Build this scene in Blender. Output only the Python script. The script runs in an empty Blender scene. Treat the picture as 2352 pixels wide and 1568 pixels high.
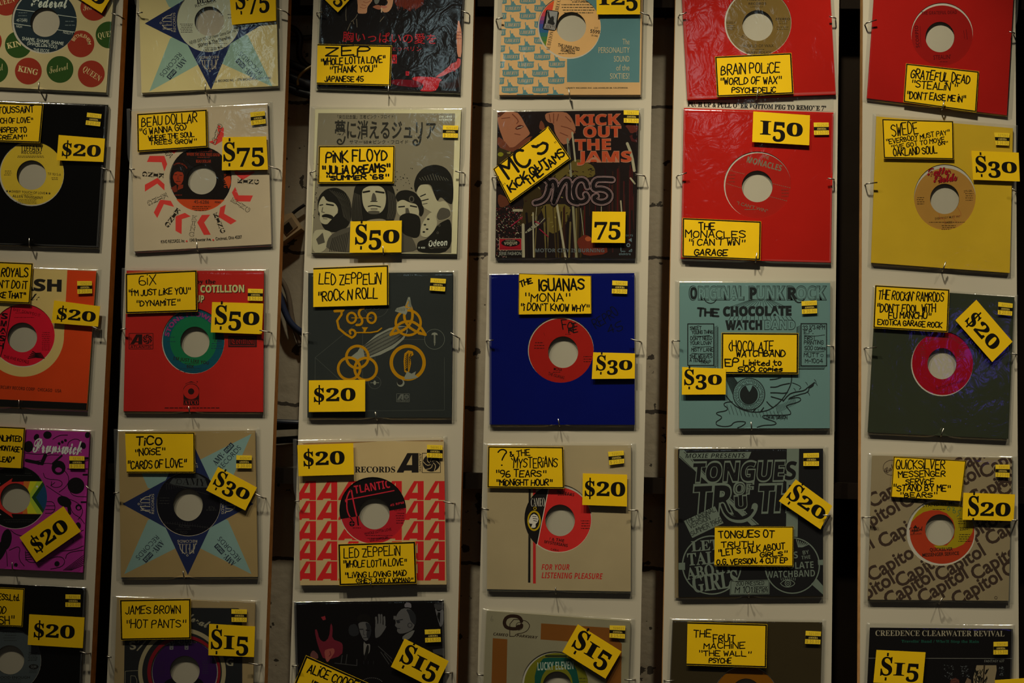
import bpy, math, random
from mathutils import Vector, Matrix
from mathutils.geometry import tessellate_polygon
sc = bpy.context.scene
col = sc.collection

# ---------------------------------------------------------------- camera, light, exposure
FPX, W, H = 3200.0, 2352, 1568
YAW, PITCH, ROLL = math.radians(3.5), math.radians(4.2), math.radians(1.45)
DIST = 1.75
fwd = Vector((-math.sin(YAW)*math.cos(PITCH), math.cos(YAW)*math.cos(PITCH), math.sin(PITCH)))
r0 = fwd.cross(Vector((0, 0, 1))).normalized()
u0 = r0.cross(fwd)
rgt = r0*math.cos(ROLL) + u0*math.sin(ROLL)
upv = u0*math.cos(ROLL) - r0*math.sin(ROLL)
CAM = Vector((0, 0, 1.6)) - fwd*DIST
cd = bpy.data.cameras.new('camera')
cd.sensor_width = 36.0
cd.lens = FPX/W*36.0
cd.clip_start = 0.05
cam = bpy.data.objects.new('camera', cd)
col.objects.link(cam)
M = Matrix((rgt, upv, -fwd)).transposed().to_4x4()
M.translation = CAM
cam.matrix_world = M
sc.camera = cam
sc.view_settings.view_transform = 'Standard'
sc.view_settings.look = 'None'
sc.view_settings.exposure = 0.0
sc.view_settings.gamma = 1.0
sc.view_settings.use_curve_mapping = False

def at(px, py, d=0.0):
    """pixel of the 2352x1568 frame -> point on the plane d metres in front of the boards"""
    v = fwd + rgt*((px - W/2)/FPX) - upv*((py - H/2)/FPX)
    t = (-d - CAM.y)/v.y
    return CAM + v*t

wd = bpy.data.worlds.new('dim_room')
sc.world = wd
wd.use_nodes = True
wd.node_tree.nodes['Background'].inputs[0].default_value = (1.0, .82, .6, 1)
wd.node_tree.nodes['Background'].inputs[1].default_value = 0.012

# a row of small ceiling spots just above and in front of the wall: (x, aim x, aim height, power)
SPOTS = ((-1.0, -0.57, -0.112, 28.7), (-0.6, -0.04, -0.487, 24.7), (-0.15, 0.111, -0.183, 39.6), (0.28, 0.486, -0.01, 37.7), (1.0, 0.799, -0.745, 33.7))
LZ, LQ, LHALF, LBLEND = 2.651, .50, .45, .942
for x, ax, az, pw in SPOTS:
    l = bpy.data.lights.new('track_spotlight', 'SPOT')
    l.energy = pw
    l.color = (1.0, .90, .665)
    l.shadow_soft_size = .026
    l.spot_size = 2*LHALF
    l.spot_blend = LBLEND
    o = bpy.data.objects.new('track_spotlight', l)
    col.objects.link(o)
    o.location = (x, -LQ, LZ)
    o.rotation_euler = (Vector((ax, 0, 1.6+az)) - o.location).to_track_quat('-Z', 'Y').to_euler()

# cool tube lights on the shop ceiling behind the camera and one violet neon tube: seen as glints in the bags
for nm, loc, size, pw, rgb in (('ceiling_tube_light', (-1.25, -3.6, 2.95), (.06, .5), .32, (.72, .97, 1.0)), ('ceiling_tube_light', (-.50, -3.6, 2.95), (.06, .5), .32, (.72, .97, 1.0)),
                               ('ceiling_tube_light', (.55, -3.9, 3.0), (.06, .5), .25, (.8, .97, 1.0)), ('neon_tube', (1.50, -3.5, 1.85), (.04, .22), .13, (.16, .10, 1.0))):
    l = bpy.data.lights.new(nm, 'AREA')
    l.shape = 'RECTANGLE'
    l.size, l.size_y = size
    l.energy = pw
    l.color = rgb
    o = bpy.data.objects.new(nm, l)
    col.objects.link(o)
    o.location = loc
    o.rotation_euler = (Vector((loc[0]*.5, 0, 1.6))-Vector(loc)).to_track_quat('-Z', 'Y').to_euler()

# ---------------------------------------------------------------- colour and materials
LREF = (.675, .60, .435)
LUM = [1.0]
def lin(v):
    v /= 255.0
    return v/12.92 if v <= .04045 else ((v+.055)/1.055)**2.4
TONE0 = (.76, .755, .66)
TONE = [TONE0]
def c(r, g, b):
    """print colour judged by eye in the photograph -> paint colour under the light that falls there"""
    return tuple(round(min(.88, max(.002, lin(x*t)/(l*LUM[0]))), 3) for x, l, t in zip((r, g, b), LREF, TONE[0]))
class seen(tuple):
    """a print colour still to be converted once its record's light is known"""
    def __new__(cls, *v): return tuple.__new__(cls, v)
def res(v):
    return c(*v) if isinstance(v, seen) else v
def lum_at(px, py):
    """how strongly the ceiling spots light this spot of the wall"""
    p = at(px, py)
    e = .012
    for x, ax, az, pw in SPOTS:
        L = Vector((x, -LQ, LZ))
        t = (Vector((ax, 0, 1.6+az))-L).normalized()
        d = p-L
        r = d.length
        k = max(0, min(1, (d.dot(t)/r-math.cos(LHALF))/(LBLEND*(1-math.cos(LHALF)))))
        e += pw/39.5*LQ/r**3*k*k*(3-2*k)
    return max(.12, e/LREF[0])
YEL = (.87, .55, .008)
BLK = (.007, .006, .004)
BOARD = (.55, .50, .40)
WHITE = (.62, .58, .50)
MATS = {}
def mat(rgb, rough=.6, metal=0.0, var=.10, scale=60.0, spec=.02, name='printed_paper', bump=0.0):
    k = (rgb, rough, metal, var, scale, spec, name, bump)
    if k in MATS:
        return MATS[k]
    m = bpy.data.materials.new(name)
    m.use_nodes = True
    nt = m.node_tree
    b = nt.nodes['Principled BSDF']
    b.inputs['Roughness'].default_value = rough
    b.inputs['Metallic'].default_value = metal
    b.inputs['Specular IOR Level'].default_value = spec
    tc = nt.nodes.new('ShaderNodeTexCoord')
    nz = nt.nodes.new('ShaderNodeTexNoise')
    nz.inputs['Scale'].default_value = scale
    nz.inputs['Detail'].default_value = 4
    nt.links.new(tc.outputs['Object'], nz.inputs['Vector'])
    mx = nt.nodes.new('ShaderNodeMix')
    mx.data_type = 'RGBA'
    mx.inputs['A'].default_value = tuple(max(0, x*(1-var)) for x in rgb) + (1,)
    mx.inputs['B'].default_value = tuple(min(.95, x*(1+var)) for x in rgb) + (1,)
    nt.links.new(nz.outputs['Fac'], mx.inputs['Factor'])
    nt.links.new(mx.outputs['Result'], b.inputs['Base Color'])
    if bump:
        bp = nt.nodes.new('ShaderNodeBump')
        bp.inputs['Strength'].default_value = bump
        bp.inputs['Distance'].default_value = .002
        nt.links.new(nz.outputs['Fac'], bp.inputs['Height'])
        nt.links.new(bp.outputs['Normal'], b.inputs['Normal'])
    MATS[k] = m
    return m

def plastic(name, veil=.0015):
    m = bpy.data.materials.new(name)
    m.use_nodes = True
    nt = m.node_tree
    for n in list(nt.nodes):
        nt.nodes.remove(n)
    out = nt.nodes.new('ShaderNodeOutputMaterial')
    tr = nt.nodes.new('ShaderNodeBsdfTransparent')
    tr.inputs[0].default_value = (.955, .965, .96, 1)
    df = nt.nodes.new('ShaderNodeBsdfDiffuse')
    df.inputs[0].default_value = (.8, .8, .8, 1)
    gl = nt.nodes.new('ShaderNodeBsdfGlossy')
    gl.inputs['Roughness'].default_value = .09
    fr = nt.nodes.new('ShaderNodeFresnel')
    fr.inputs['IOR'].default_value = 1.75
    tc = nt.nodes.new('ShaderNodeTexCoord')
    nz = nt.nodes.new('ShaderNodeTexNoise')
    nz.inputs['Scale'].default_value = 38
    nz.inputs['Detail'].default_value = 3
    nz.inputs['Distortion'].default_value = 1.2
    bp = nt.nodes.new('ShaderNodeBump')
    bp.inputs['Strength'].default_value = .12
    bp.inputs['Distance'].default_value = .004
    nt.links.new(tc.outputs['Object'], nz.inputs['Vector'])
    nt.links.new(nz.outputs['Fac'], bp.inputs['Height'])
    nt.links.new(bp.outputs['Normal'], gl.inputs['Normal'])
    m1 = nt.nodes.new('ShaderNodeMixShader')
    m1.inputs[0].default_value = veil
    nt.links.new(tr.outputs[0], m1.inputs[1])
    nt.links.new(df.outputs[0], m1.inputs[2])
    m2 = nt.nodes.new('ShaderNodeMixShader')
    mn = nt.nodes.new('ShaderNodeMath')
    mn.operation = 'MINIMUM'
    mn.inputs[1].default_value = .12
    nt.links.new(fr.outputs[0], mn.inputs[0])
    nt.links.new(mn.outputs[0], m2.inputs[0])
    nt.links.new(m1.outputs[0], m2.inputs[1])
    nt.links.new(gl.outputs[0], m2.inputs[2])
    nt.links.new(m2.outputs[0], out.inputs[0])
    return m
CLEAR = plastic('clear_plastic')
SEAM = plastic('clear_plastic_seam', .07)
TAPE = plastic('clear_tape', .02)

# ---------------------------------------------------------------- lettering
def shift(s, U, l, d):
    r = ''
    for ch in s:
        if 'A' <= ch <= 'Z': r += chr(U+ord(ch)-65)
        elif 'a' <= ch <= 'z' and l: r += chr(l+ord(ch)-97)
        elif ch.isdigit() and d: r += chr(d+ord(ch)-48)
        else: r += ch
    return r
STY = {'sans': None, 'serif': (0x1D400, 0x1D41A, 0x1D7CE), 'bold': (0x1D5D4, 0x1D5EE, 0x1D7EC), 'script': (0x1D4D0, 0x1D4EA, 0),
       'frak': (0x1D56C, 0x1D586, 0), 'ital': (0x1D468, 0x1D482, 0), 'bital': (0x1D63C, 0x1D656, 0), 'mono': (0x1D670, 0x1D68A, 0x1D7F6)}
GC = {}
def raw(ch, off):
    cu = bpy.data.curves.new('g', 'FONT')
    cu.body = ch
    cu.size = 1
    cu.resolution_u = 3
    cu.offset = off
    cu.fill_mode = 'FRONT'
    o = bpy.data.objects.new('g', cu)
    me = bpy.data.meshes.new_from_object(o)
    vs = [(v.co.x, v.co.y) for v in me.vertices]
    fs = [[vs[i] for i in p.vertices] for p in me.polygons]
    bpy.data.objects.remove(o)
    bpy.data.curves.remove(cu)
    bpy.data.meshes.remove(me)
    return vs, fs
def glyph(ch, off):
    k = (ch, off)
    if k not in GC:
        vs, fs = raw(ch, off)
        bar, _ = raw('|', 0)
        two, _ = raw(ch+'|', 0)
        adv = max(x for x, y in two) - max(x for x, y in bar)
        GC[k] = (fs, adv)
    return GC[k]
CAPH = {}
def capheight(sty):
    if sty not in CAPH:
        vs, _ = raw('H' if not STY.get(sty) else shift('H', *STY[sty]), 0)
        CAPH[sty] = max(y for x, y in vs)
    return CAPH[sty]

HAND = {'A': '00 26 40|12 32', 'B': '00 06 35 34 23 03|23 42 41 20 00', 'C': '45 36 16 04 02 10 30 41', 'D': '00 06 26 44 42 20 00',
 'E': '46 06 00 40|03 33', 'F': '46 06 00|03 33', 'G': '45 36 16 04 02 10 30 41 43 23', 'H': '06 00|46 40|03 43', 'I': '06 00', 'J': '36 31 20 10 01',
 'K': '06 00|46 03 40', 'L': '06 00 40', 'M': '00 06 23 46 40', 'N': '00 06 40 46', 'O': '16 04 02 10 30 42 44 36 16', 'P': '00 06 36 45 44 33 03',
 'Q': '16 04 02 10 30 42 44 36 16|22 40', 'R': '00 06 36 45 44 33 03|13 40', 'S': '45 26 05 04 33 42 41 20 01', 'T': '06 46|26 20', 'U': '06 01 10 30 41 46',
 'V': '06 20 46', 'W': '06 10 24 30 46', 'X': '06 40|46 00', 'Y': '06 23 46|23 20', 'Z': '06 46 00 40', '0': '16 04 02 10 30 42 44 36 16', '1': '05 16 10',
 '2': '05 16 36 45 44 00 40', '3': '05 16 36 45 23 42 41 30 10 01', '4': '30 36 02 42', '5': '46 06 03 33 42 41 30 10 01', '6': '36 16 03 01 10 30 41 42 33 13 02',
 '7': '06 46 10', '8': '23 05 16 36 45 23 02 10 30 42 23', '9': '43 13 04 05 16 36 45 42 20', '"': '16 14|36 34', "'": '06 15', ',': '11 00', '.': '00 10',
 '(': '26 04 02 20', ')': '06 24 22 00', '?': '05 16 36 45 34 22|20 20', '&': '40 05 16 25 01 10 20 42', '-': '03 33', '!': '06 02|00 00', '/': '00 36', ':': '01 01|04 04',
 'i': '04 00|06 06', 'd': '33 13 02 01 10 20 31|36 30', 't': '16 11 20 30|04 34', 'e': '02 32 33 24 13 02 01 10 30', 'f': '36 26 15 10|03 33', 'l': '06 01 10 20'}
CURVY = set('BCDGJOPQRSU023568 9&()?dtefl')
def chaikin(p):
    if len(p) < 3: return p
    q = [p[0]]
    for a, b in zip(p, p[1:]):
        q.append((a[0]*.72+b[0]*.28, a[1]*.72+b[1]*.28))
        q.append((a[0]*.28+b[0]*.72, a[1]*.28+b[1]*.72))
    q.append(p[-1])
    return q

# ---------------------------------------------------------------- flat print collected as polygons
def clip_in(poly, cv):
    for i in range(len(cv)):
        a, b = cv[i], cv[(i+1) % len(cv)]
        poly, _ = split(poly, a, b)
        if not poly: return None
    return poly
def split(poly, a, b):
    """parts of a convex polygon left / right of the line a-b (left = inside)"""
    dx, dy = b[0]-a[0], b[1]-a[1]
    sd = [dx*(p[1]-a[1]) - dy*(p[0]-a[0]) for p in poly]
    if min(sd) >= 0: return poly, None
    if max(sd) <= 0: return None, poly
    L, R = [], []
    n = len(poly)
    for i in range(n):
        p, q, s, t = poly[i], poly[(i+1) % n], sd[i], sd[(i+1) % n]
        if s >= 0: L.append(p)
        if s <= 0: R.append(p)
        if s*t < 0:
            k = s/(s-t)
            m = (p[0]+(q[0]-p[0])*k, p[1]+(q[1]-p[1])*k)
            L.append(m); R.append(m)
    return (L if len(L) > 2 else None), (R if len(R) > 2 else None)
def ccw(p):
    s = sum(p[i][0]*p[(i+1) % len(p)][1] - p[(i+1) % len(p)][0]*p[i][1] for i in range(len(p)))
    return p if s > 0 else p[::-1]
def bbox(p):
    xs = [q[0] for q in p]; ys = [q[1] for q in p]
    return min(xs), min(ys), max(xs), max(ys)
def ell(cx, cy, rx, ry=None, n=40, a0=0, a1=360, rot=0):
    ry = ry or rx
    cr, sr = math.cos(math.radians(rot)), math.sin(math.radians(rot))
    full = abs(a1-a0) >= 360
    out = []
    for i in range(n if full else n+1):
        t = math.radians(a0+(a1-a0)*i/n)
        x, y = rx*math.cos(t), ry*math.sin(t)
        out.append((cx+x*cr-y*sr, cy+x*sr+y*cr))
    return out

STEP = 3e-6
class Art:
    count = 0
    def __init__(s, frame, depth, inside=None, holes=()):
        s.fr = frame; s.depth = depth; s.layer = 0; s.polys = []; s.hold = False; s.soft = 0
        s.inside = ccw([s.px(p) for p in inside]) if inside else None
        s.ib = bbox(s.inside) if inside else None
        s.holes = [ccw([s.px(p) for p in h]) for h in holes]
        s.hb = [bbox(h) for h in s.holes]
        Art.count += 1; s.rng = random.Random(Art.count)
    def px(s, p):
        x0, y0, k = s.fr
        return (x0+p[0]/k, y0+p[1]/k)
    def up(s):
        if not s.hold: s.layer += 1
    def add(s, poly, rgb):
        q = [s.px(p) for p in poly]
        s.addpx(q, rgb)
    def addpx(s, q, rgb):
        if s.inside:
            b = bbox(q)
            q = clip_in(q, s.inside)
            if not q: return
        ps = [q]
        for h, hb in zip(s.holes, s.hb):
            nx = []
            for p in ps:
                b = bbox(p)
                if b[0] > hb[2] or b[2] < hb[0] or b[1] > hb[3] or b[3] < hb[1]:
                    nx.append(p); continue
                rest = p
                for i in range(len(h)):
                    rest, outp = split(rest, h[i], h[(i+1) % len(h)])
                    if outp: nx.append(outp)
                    if not rest: break
            ps = nx
        for p in ps:
            s.polys.append((p, rgb, s.layer))
    def P(s, pts, rgb):
        s.up()
        if s.soft and len(pts) > 4:
            for _ in range(s.soft):
                q = []
                for a, b in zip(pts, pts[1:]+pts[:1]):
                    q.append((a[0]*.78+b[0]*.22, a[1]*.78+b[1]*.22)); q.append((a[0]*.22+b[0]*.78, a[1]*.22+b[1]*.78))
                pts = q
        if len(pts) > 4 or len(pts) == 4:
            v = [Vector((x, y, 0)) for x, y in pts]
            for t in tessellate_polygon([v]):
                s.add([pts[i] for i in t], rgb)
        else:
            s.add(pts, rgb)
    def E(s, cx, cy, rx, ry, rgb, rot=0, n=36):
        s.up(); s.add(ell(cx, cy, rx, ry, n, rot=rot), rgb)
    def B(s, x0, y0, x1, y1, rgb):
        s.P([(x0, y0), (x1, y0), (x1, y1), (x0, y1)], rgb)
    def R(s, cx, cy, r, w, rgb, ry=None, a0=0, a1=360, n=48):
        s.L(ell(cx, cy, r, ry, n, a0, a1), w, rgb, closed=(a1-a0 >= 360), joints=False)
    def L(s, pts, w, rgb, closed=False, sm=0, joints=True, up=True):
        """a stroke of width w as mitred ribbons with round ends"""
        if up: s.up()
        for _ in range(sm): pts = chaikin(pts)
        pp = [pts[0]]
        for p in list(pts[1:]) + ([pts[0]] if closed else []):
            if math.dist(p, pp[-1]) > 1e-4: pp.append(p)
        if len(pp) < 2: return
        un = [((b[0]-a[0])/math.dist(a, b), (b[1]-a[1])/math.dist(a, b)) for a, b in zip(pp, pp[1:])]
        runs, cur = [], [0]
        for i in range(1, len(un)):
            if un[i-1][0]*un[i][0]+un[i-1][1]*un[i][1] < .1:
                runs.append(cur+[i]); cur = [i]
            else: cur.append(i)
        runs.append(cur+[len(un)])
        for r in runs:
            L_, R_ = [], []
            for i in r:
                if i == r[0]: d = un[i] if not (closed and len(runs) == 1) else None
                elif i == r[-1]: d = un[i-1] if not (closed and len(runs) == 1) else None
                else: d = (un[i-1][0]+un[i][0], un[i-1][1]+un[i][1])
                if d is None: d = (un[0][0]+un[-1][0], un[0][1]+un[-1][1])
                l = math.hypot(*d) or 1
                k = w/2/max(.5, l/2 if 0 < i < len(un) and r[0] < i < r[-1] or d not in un else 1)
                nx, ny = -d[1]/l*k, d[0]/l*k
                p = pp[i]
                L_.append((p[0]+nx, p[1]+ny)); R_.append((p[0]-nx, p[1]-ny))
            for i in range(len(r)-1): s.add([L_[i], L_[i+1], R_[i+1], R_[i]], rgb)
            if joints:
                for i, sg in ((r[0], -1), (r[-1], 1)):
                    d = un[min(i, len(un)-1)] if sg < 0 else un[i-1]
                    t = math.degrees(math.atan2(d[1]*sg, d[0]*sg))
                    s.add(ell(pp[i][0], pp[i][1], w/2, w/2, 5, t-90, t+90), rgb)
    def T(s, txt, x0, y0, x1, y1, h, rgb, sty='sans', off=0.0, fn=None, slant=0.0):
        """lettering fitted on the baseline (x0,y0)-(x1,y1) with cap height h"""
        s.up()
        t = shift(txt, *STY[sty]) if STY.get(sty) else txt
        k = h/capheight(sty)
        gs = [glyph(ch, off) for ch in t]
        tot = sum(g[1] for g in gs) or 1
        dx, dy = x1-x0, y1-y0
        ln = math.hypot(dx, dy)
        kx = ln/tot
        ux, uy = dx/ln, dy/ln
        vx, vy = uy, -ux
        pen = 0
        for fs, adv in gs:
            for f in fs:
                if fn:
                    s.add([fn(((q[0]+pen)/tot), q[1]*k) for q in f], rgb)
                else:
                    s.add([(x0+ux*((q[0]+pen)*kx+slant*q[1]*k)+vx*q[1]*k, y0+uy*((q[0]+pen)*kx+slant*q[1]*k)+vy*q[1]*k) for q in f], rgb)
            pen += adv
    def A(s, txt, cx, cy, r, a0, a1, h, rgb, sty='sans', off=0.0):
        """lettering along an arc, angles clockwise from the right, tops pointing outwards"""
        def fn(t, y):
            a = math.radians(a0+(a1-a0)*t)
            return (cx+(r+y)*math.cos(a), cy+(r+y)*math.sin(a))
        s.T(txt, 0, 0, 1, 0, h, rgb, sty, off, fn)
    def tiny(s, x0, y0, x1, y1, n, rgb, h=9, rag=.25):
        """n rows of unreadably small print"""
        s.up()
        hold, s.hold = s.hold, True
        for i in range(n):
            t = i/max(1, n-1)
            y = y0+(y1-y0)*t
            a = x0+(x1-x0)*rag*s.rng.random()*.5
            b = x1-(x1-x0)*rag*s.rng.random()*.5
            while a < b:
                w = h*(.8+2.2*s.rng.random())
                s.add([(a, y-h*.62), (min(b, a+w), y-h*.62), (min(b, a+w), y), (a, y)], rgb)
                a += w+h*.55
        s.hold = hold
    def H(s, txt, x0, y0, x1, y1, h, w, rgb=BLK):
        """marker handwriting fitted on a baseline"""
        s.up()
        items = []
        pen = 0
        for ch in txt:
            if ch == ' ':
                pen += 2.3; continue
            sk = 1.0
            g = HAND.get(ch)
            if g is None:
                g = HAND[ch.upper()]; sk = .68
            st = [[(int(p[0]), int(p[1])) for p in q.split()] for q in g.split('|')]
            wd_ = max(p[0] for q in st for p in q)*sk
            if ch in CURVY or ch.upper() in CURVY: st = [chaikin(q) for q in st]
            items.append((st, pen, sk, wd_))
            pen += wd_+1.25
        tot = max(pen-1.25, .5)
        dx, dy = x1-x0, y1-y0
        ln = math.hypot(dx, dy)
        ux, uy = dx/ln, dy/ln
        vx, vy = uy, -ux
        k, ky = ln/tot, h/6.0
        for st, p0, sk, wd_ in items:
            js, jy, jr, jl = s.rng.uniform(.9, 1.13), s.rng.uniform(-.4, .4), s.rng.uniform(-.09, .09), s.rng.uniform(-.05, .12)
            for q in st:
                pts = []
                for gx, gy in q:
                    X = (p0+gx*sk*s.rng.uniform(.97, 1.03))*k + (gy-3)*ky*jl
                    Y = (gy*sk*js+jy)*ky + (gx-2)*k*jr
                    pts.append((x0+ux*X+vx*Y, y0+uy*X+vy*Y))
                if len(pts) == 2 and pts[0] == pts[1] or len(set(q)) == 1:
                    s.add(ell(pts[0][0], pts[0][1], w*.62, w*.62, 8), rgb)
                else:
                    s.L(pts, w, rgb, up=False)
    def emit(s, MB, org):
        idx = MB['slots']
        step = min(STEP, .00025/max(1, s.layer))
        for p, rgb, ly in s.polys:
            if rgb not in idx: idx[rgb] = len(idx)
            base = len(MB['v'])
            for q in p:
                v = at(q[0], q[1], s.depth(q)+ly*step)-org
                MB['v'].append(v)
            MB['f'].append(list(range(base, base+len(p))))
            MB['m'].append(idx[rgb])

def link(name, verts, faces, mats, mi=None, parent=None, loc=None, smooth=False):
    me = bpy.data.meshes.new(name)
    me.from_pydata([tuple(v) for v in verts], [], faces)
    for m in mats: me.materials.append(m)
    if mi: me.polygons.foreach_set('material_index', mi)
    if smooth: me.polygons.foreach_set('use_smooth', [True]*len(me.polygons))
    me.update()
    o = bpy.data.objects.new(name, me)
    col.objects.link(o)
    if parent: o.parent = parent
    if loc is not None: o.location = loc
    return o
def tag(o, label, cat=None, group=None):
    o['label'] = label
    if cat: o['category'] = cat
    if group: o['group'] = group
    return o
def walls(MB, pts, d1, d0, org, rgb):
    """edge faces of a sheet: outline pts (px) from depth d1 back to depth d0"""
    if rgb not in MB['slots']: MB['slots'][rgb] = len(MB['slots'])
    n = len(pts)
    base = len(MB['v'])
    for q in pts:
        a = d1(q) if callable(d1) else d1
        b = d0(q) if callable(d0) else d0
        v = at(q[0], q[1], a)
        MB['v'].append(v-org)
        MB['v'].append(Vector((v.x, -b, v.z))-org)
    for i in range(n):
        j = (i+1) % n
        MB['f'].append([base+2*i, base+2*j, base+2*j+1, base+2*i+1])
        MB['m'].append(MB['slots'][rgb])
def newMB():
    return {'v': [], 'f': [], 'm': [], 'slots': {}}
def build(name, MB, parent, rough=.75, var=.08, scale=60, mname='printed_paper', spec=.02):
    mats = [mat(k, rough=rough, var=var, scale=scale, spec=spec, name=mname) for k in MB['slots']]
    return link(name, MB['v'], MB['f'], mats, MB['m'], parent)
# ---------------------------------------------------------------- one record in its bag
from mathutils import noise as mnoise
D_SLV, D_DISC, D_BACK, D_BAG = .0035, .0029, .0010, .0044
BOARDPEGS = {i: [] for i in range(6)}
NREC = [0]
NEXT_TONE = [None]
BAGMESH = None
def bil(q, u, v):
    (ax, ay), (bx, by), (cx, cy), (dx, dy) = q
    return ((ax*(1-u)+bx*u)*(1-v)+(dx*(1-u)+cx*u)*v, (ay*(1-u)+by*u)*(1-v)+(dy*(1-u)+cy*u)*v)
def tilt(q, d0, lift, curl=0.0):
    """depth of a card whose foot stands off the bag by lift"""
    (ax, ay), (dx, dy) = q[0], q[3]
    ex, ey = dx-ax, dy-ay
    l2 = ex*ex+ey*ey
    return lambda p: d0 + lift*max(-.2, min(1.2, ((p[0]-ax)*ex+(p[1]-ay)*ey)/l2))
def pxq(fr, q): return [(fr[0]+x/fr[2], fr[1]+y/fr[2]) for x, y in q]
def inset(q, k, edges):
    """inner quad of a card whose inked border is k wide on the named edges"""
    (a, b, c_, d) = q
    w = math.dist(a, b); h = math.dist(a, d)
    l = k/w if 'l' in edges else 0; r = k/w if 'r' in edges else 0
    t = k/h if 't' in edges else 0; o = k/h if 'b' in edges else 0
    return [bil(q, l, t), bil(q, 1-r, t), bil(q, 1-r, 1-o), bil(q, l, 1-o)]
def fit(a, q, ch, box, rgb=BLK, sty='serif', off=.012):
    fs, _ = glyph(shift(ch, *STY[sty]), off)
    xs = [p[0] for f in fs for p in f]; ys = [p[1] for f in fs for p in f]
    x0, x1, y0, y1 = min(xs), max(xs), min(ys), max(ys)
    u0, v0, u1, v1 = box
    for f in fs:
        a.add([bil(q, u0+(p[0]-x0)/(x1-x0)*(u1-u0), v1+(p[1]-y0)/(y1-y0)*(v0-v1)) for p in f], rgb)
WGT = {'$': .82, '2': 1.0, '0': 1.12, '5': .86, '7': .92, '3': .90, '1': .80}
def price_art(a, q, s, st, box=None):
    u0, u1, vb, xh = box or ((.10, .93, .80, .50) if st == 1 else (.07, .95, .70, .40))
    tot = sum(WGT[ch] for ch in s) + .09*(len(s)-1)
    k = (u1-u0)/tot
    x = u0
    a.up()
    for ch in s:
        w = WGT[ch]*k
        if ch == '$':
            if st == 1:
                fit(a, q, 'S', (x, vb-xh*1.02, x+w*.95, vb+xh*.06), off=.014)
                a.add([bil(q, x+w*.42, vb-xh*1.24), bil(q, x+w*.56, vb-xh*1.24), bil(q, x+w*.56, vb+xh*.24), bil(q, x+w*.42, vb+xh*.24)], BLK)
            else:
                t, b = vb-xh*1.42, vb+xh*.06
                fit(a, q, 'S', (x, t, x+w*.98, b), off=.014)
                for y0, y1 in ((t-xh*.30, t-xh*.04), (b+xh*.10, b+xh*.36)):
                    a.add([bil(q, x+w*.42, y0), bil(q, x+w*.58, y0), bil(q, x+w*.58, y1), bil(q, x+w*.42, y1)], BLK)
        elif ch in '20': fit(a, q, ch, (x, vb-xh, x+w, vb), off=.016)
        elif ch == '1': fit(a, q, 'I', (x, vb-xh, x+w*.95, vb), off=.012)
        else: fit(a, q, ch, (x, vb-xh*.98, x+w, vb+xh*.46), off=.014)
        x += w+.09*k
def card_mesh(name, q, fr, parent, org, d0, lift, draw, base=YEL, paint=None):
    pq = pxq(fr, q)
    dep = tilt(pq, d0, lift)
    a = Art(fr, dep)
    a.hold = True
    n = 4
    for i in range(n):
        for j in range(n):
            a.P([bil(q, i/n, j/n), bil(q, (i+1)/n, j/n), bil(q, (i+1)/n, (j+1)/n), bil(q, i/n, (j+1)/n)], base)
    a.hold = False
    draw(a)
    mb = newMB()
    a.emit(mb, org)
    walls(mb, pq, dep, lambda p: dep(p)-.0004, org, base)
    return build(name, mb, parent, rough=.7, var=.05, mname='card_paper', spec=.08)

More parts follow.
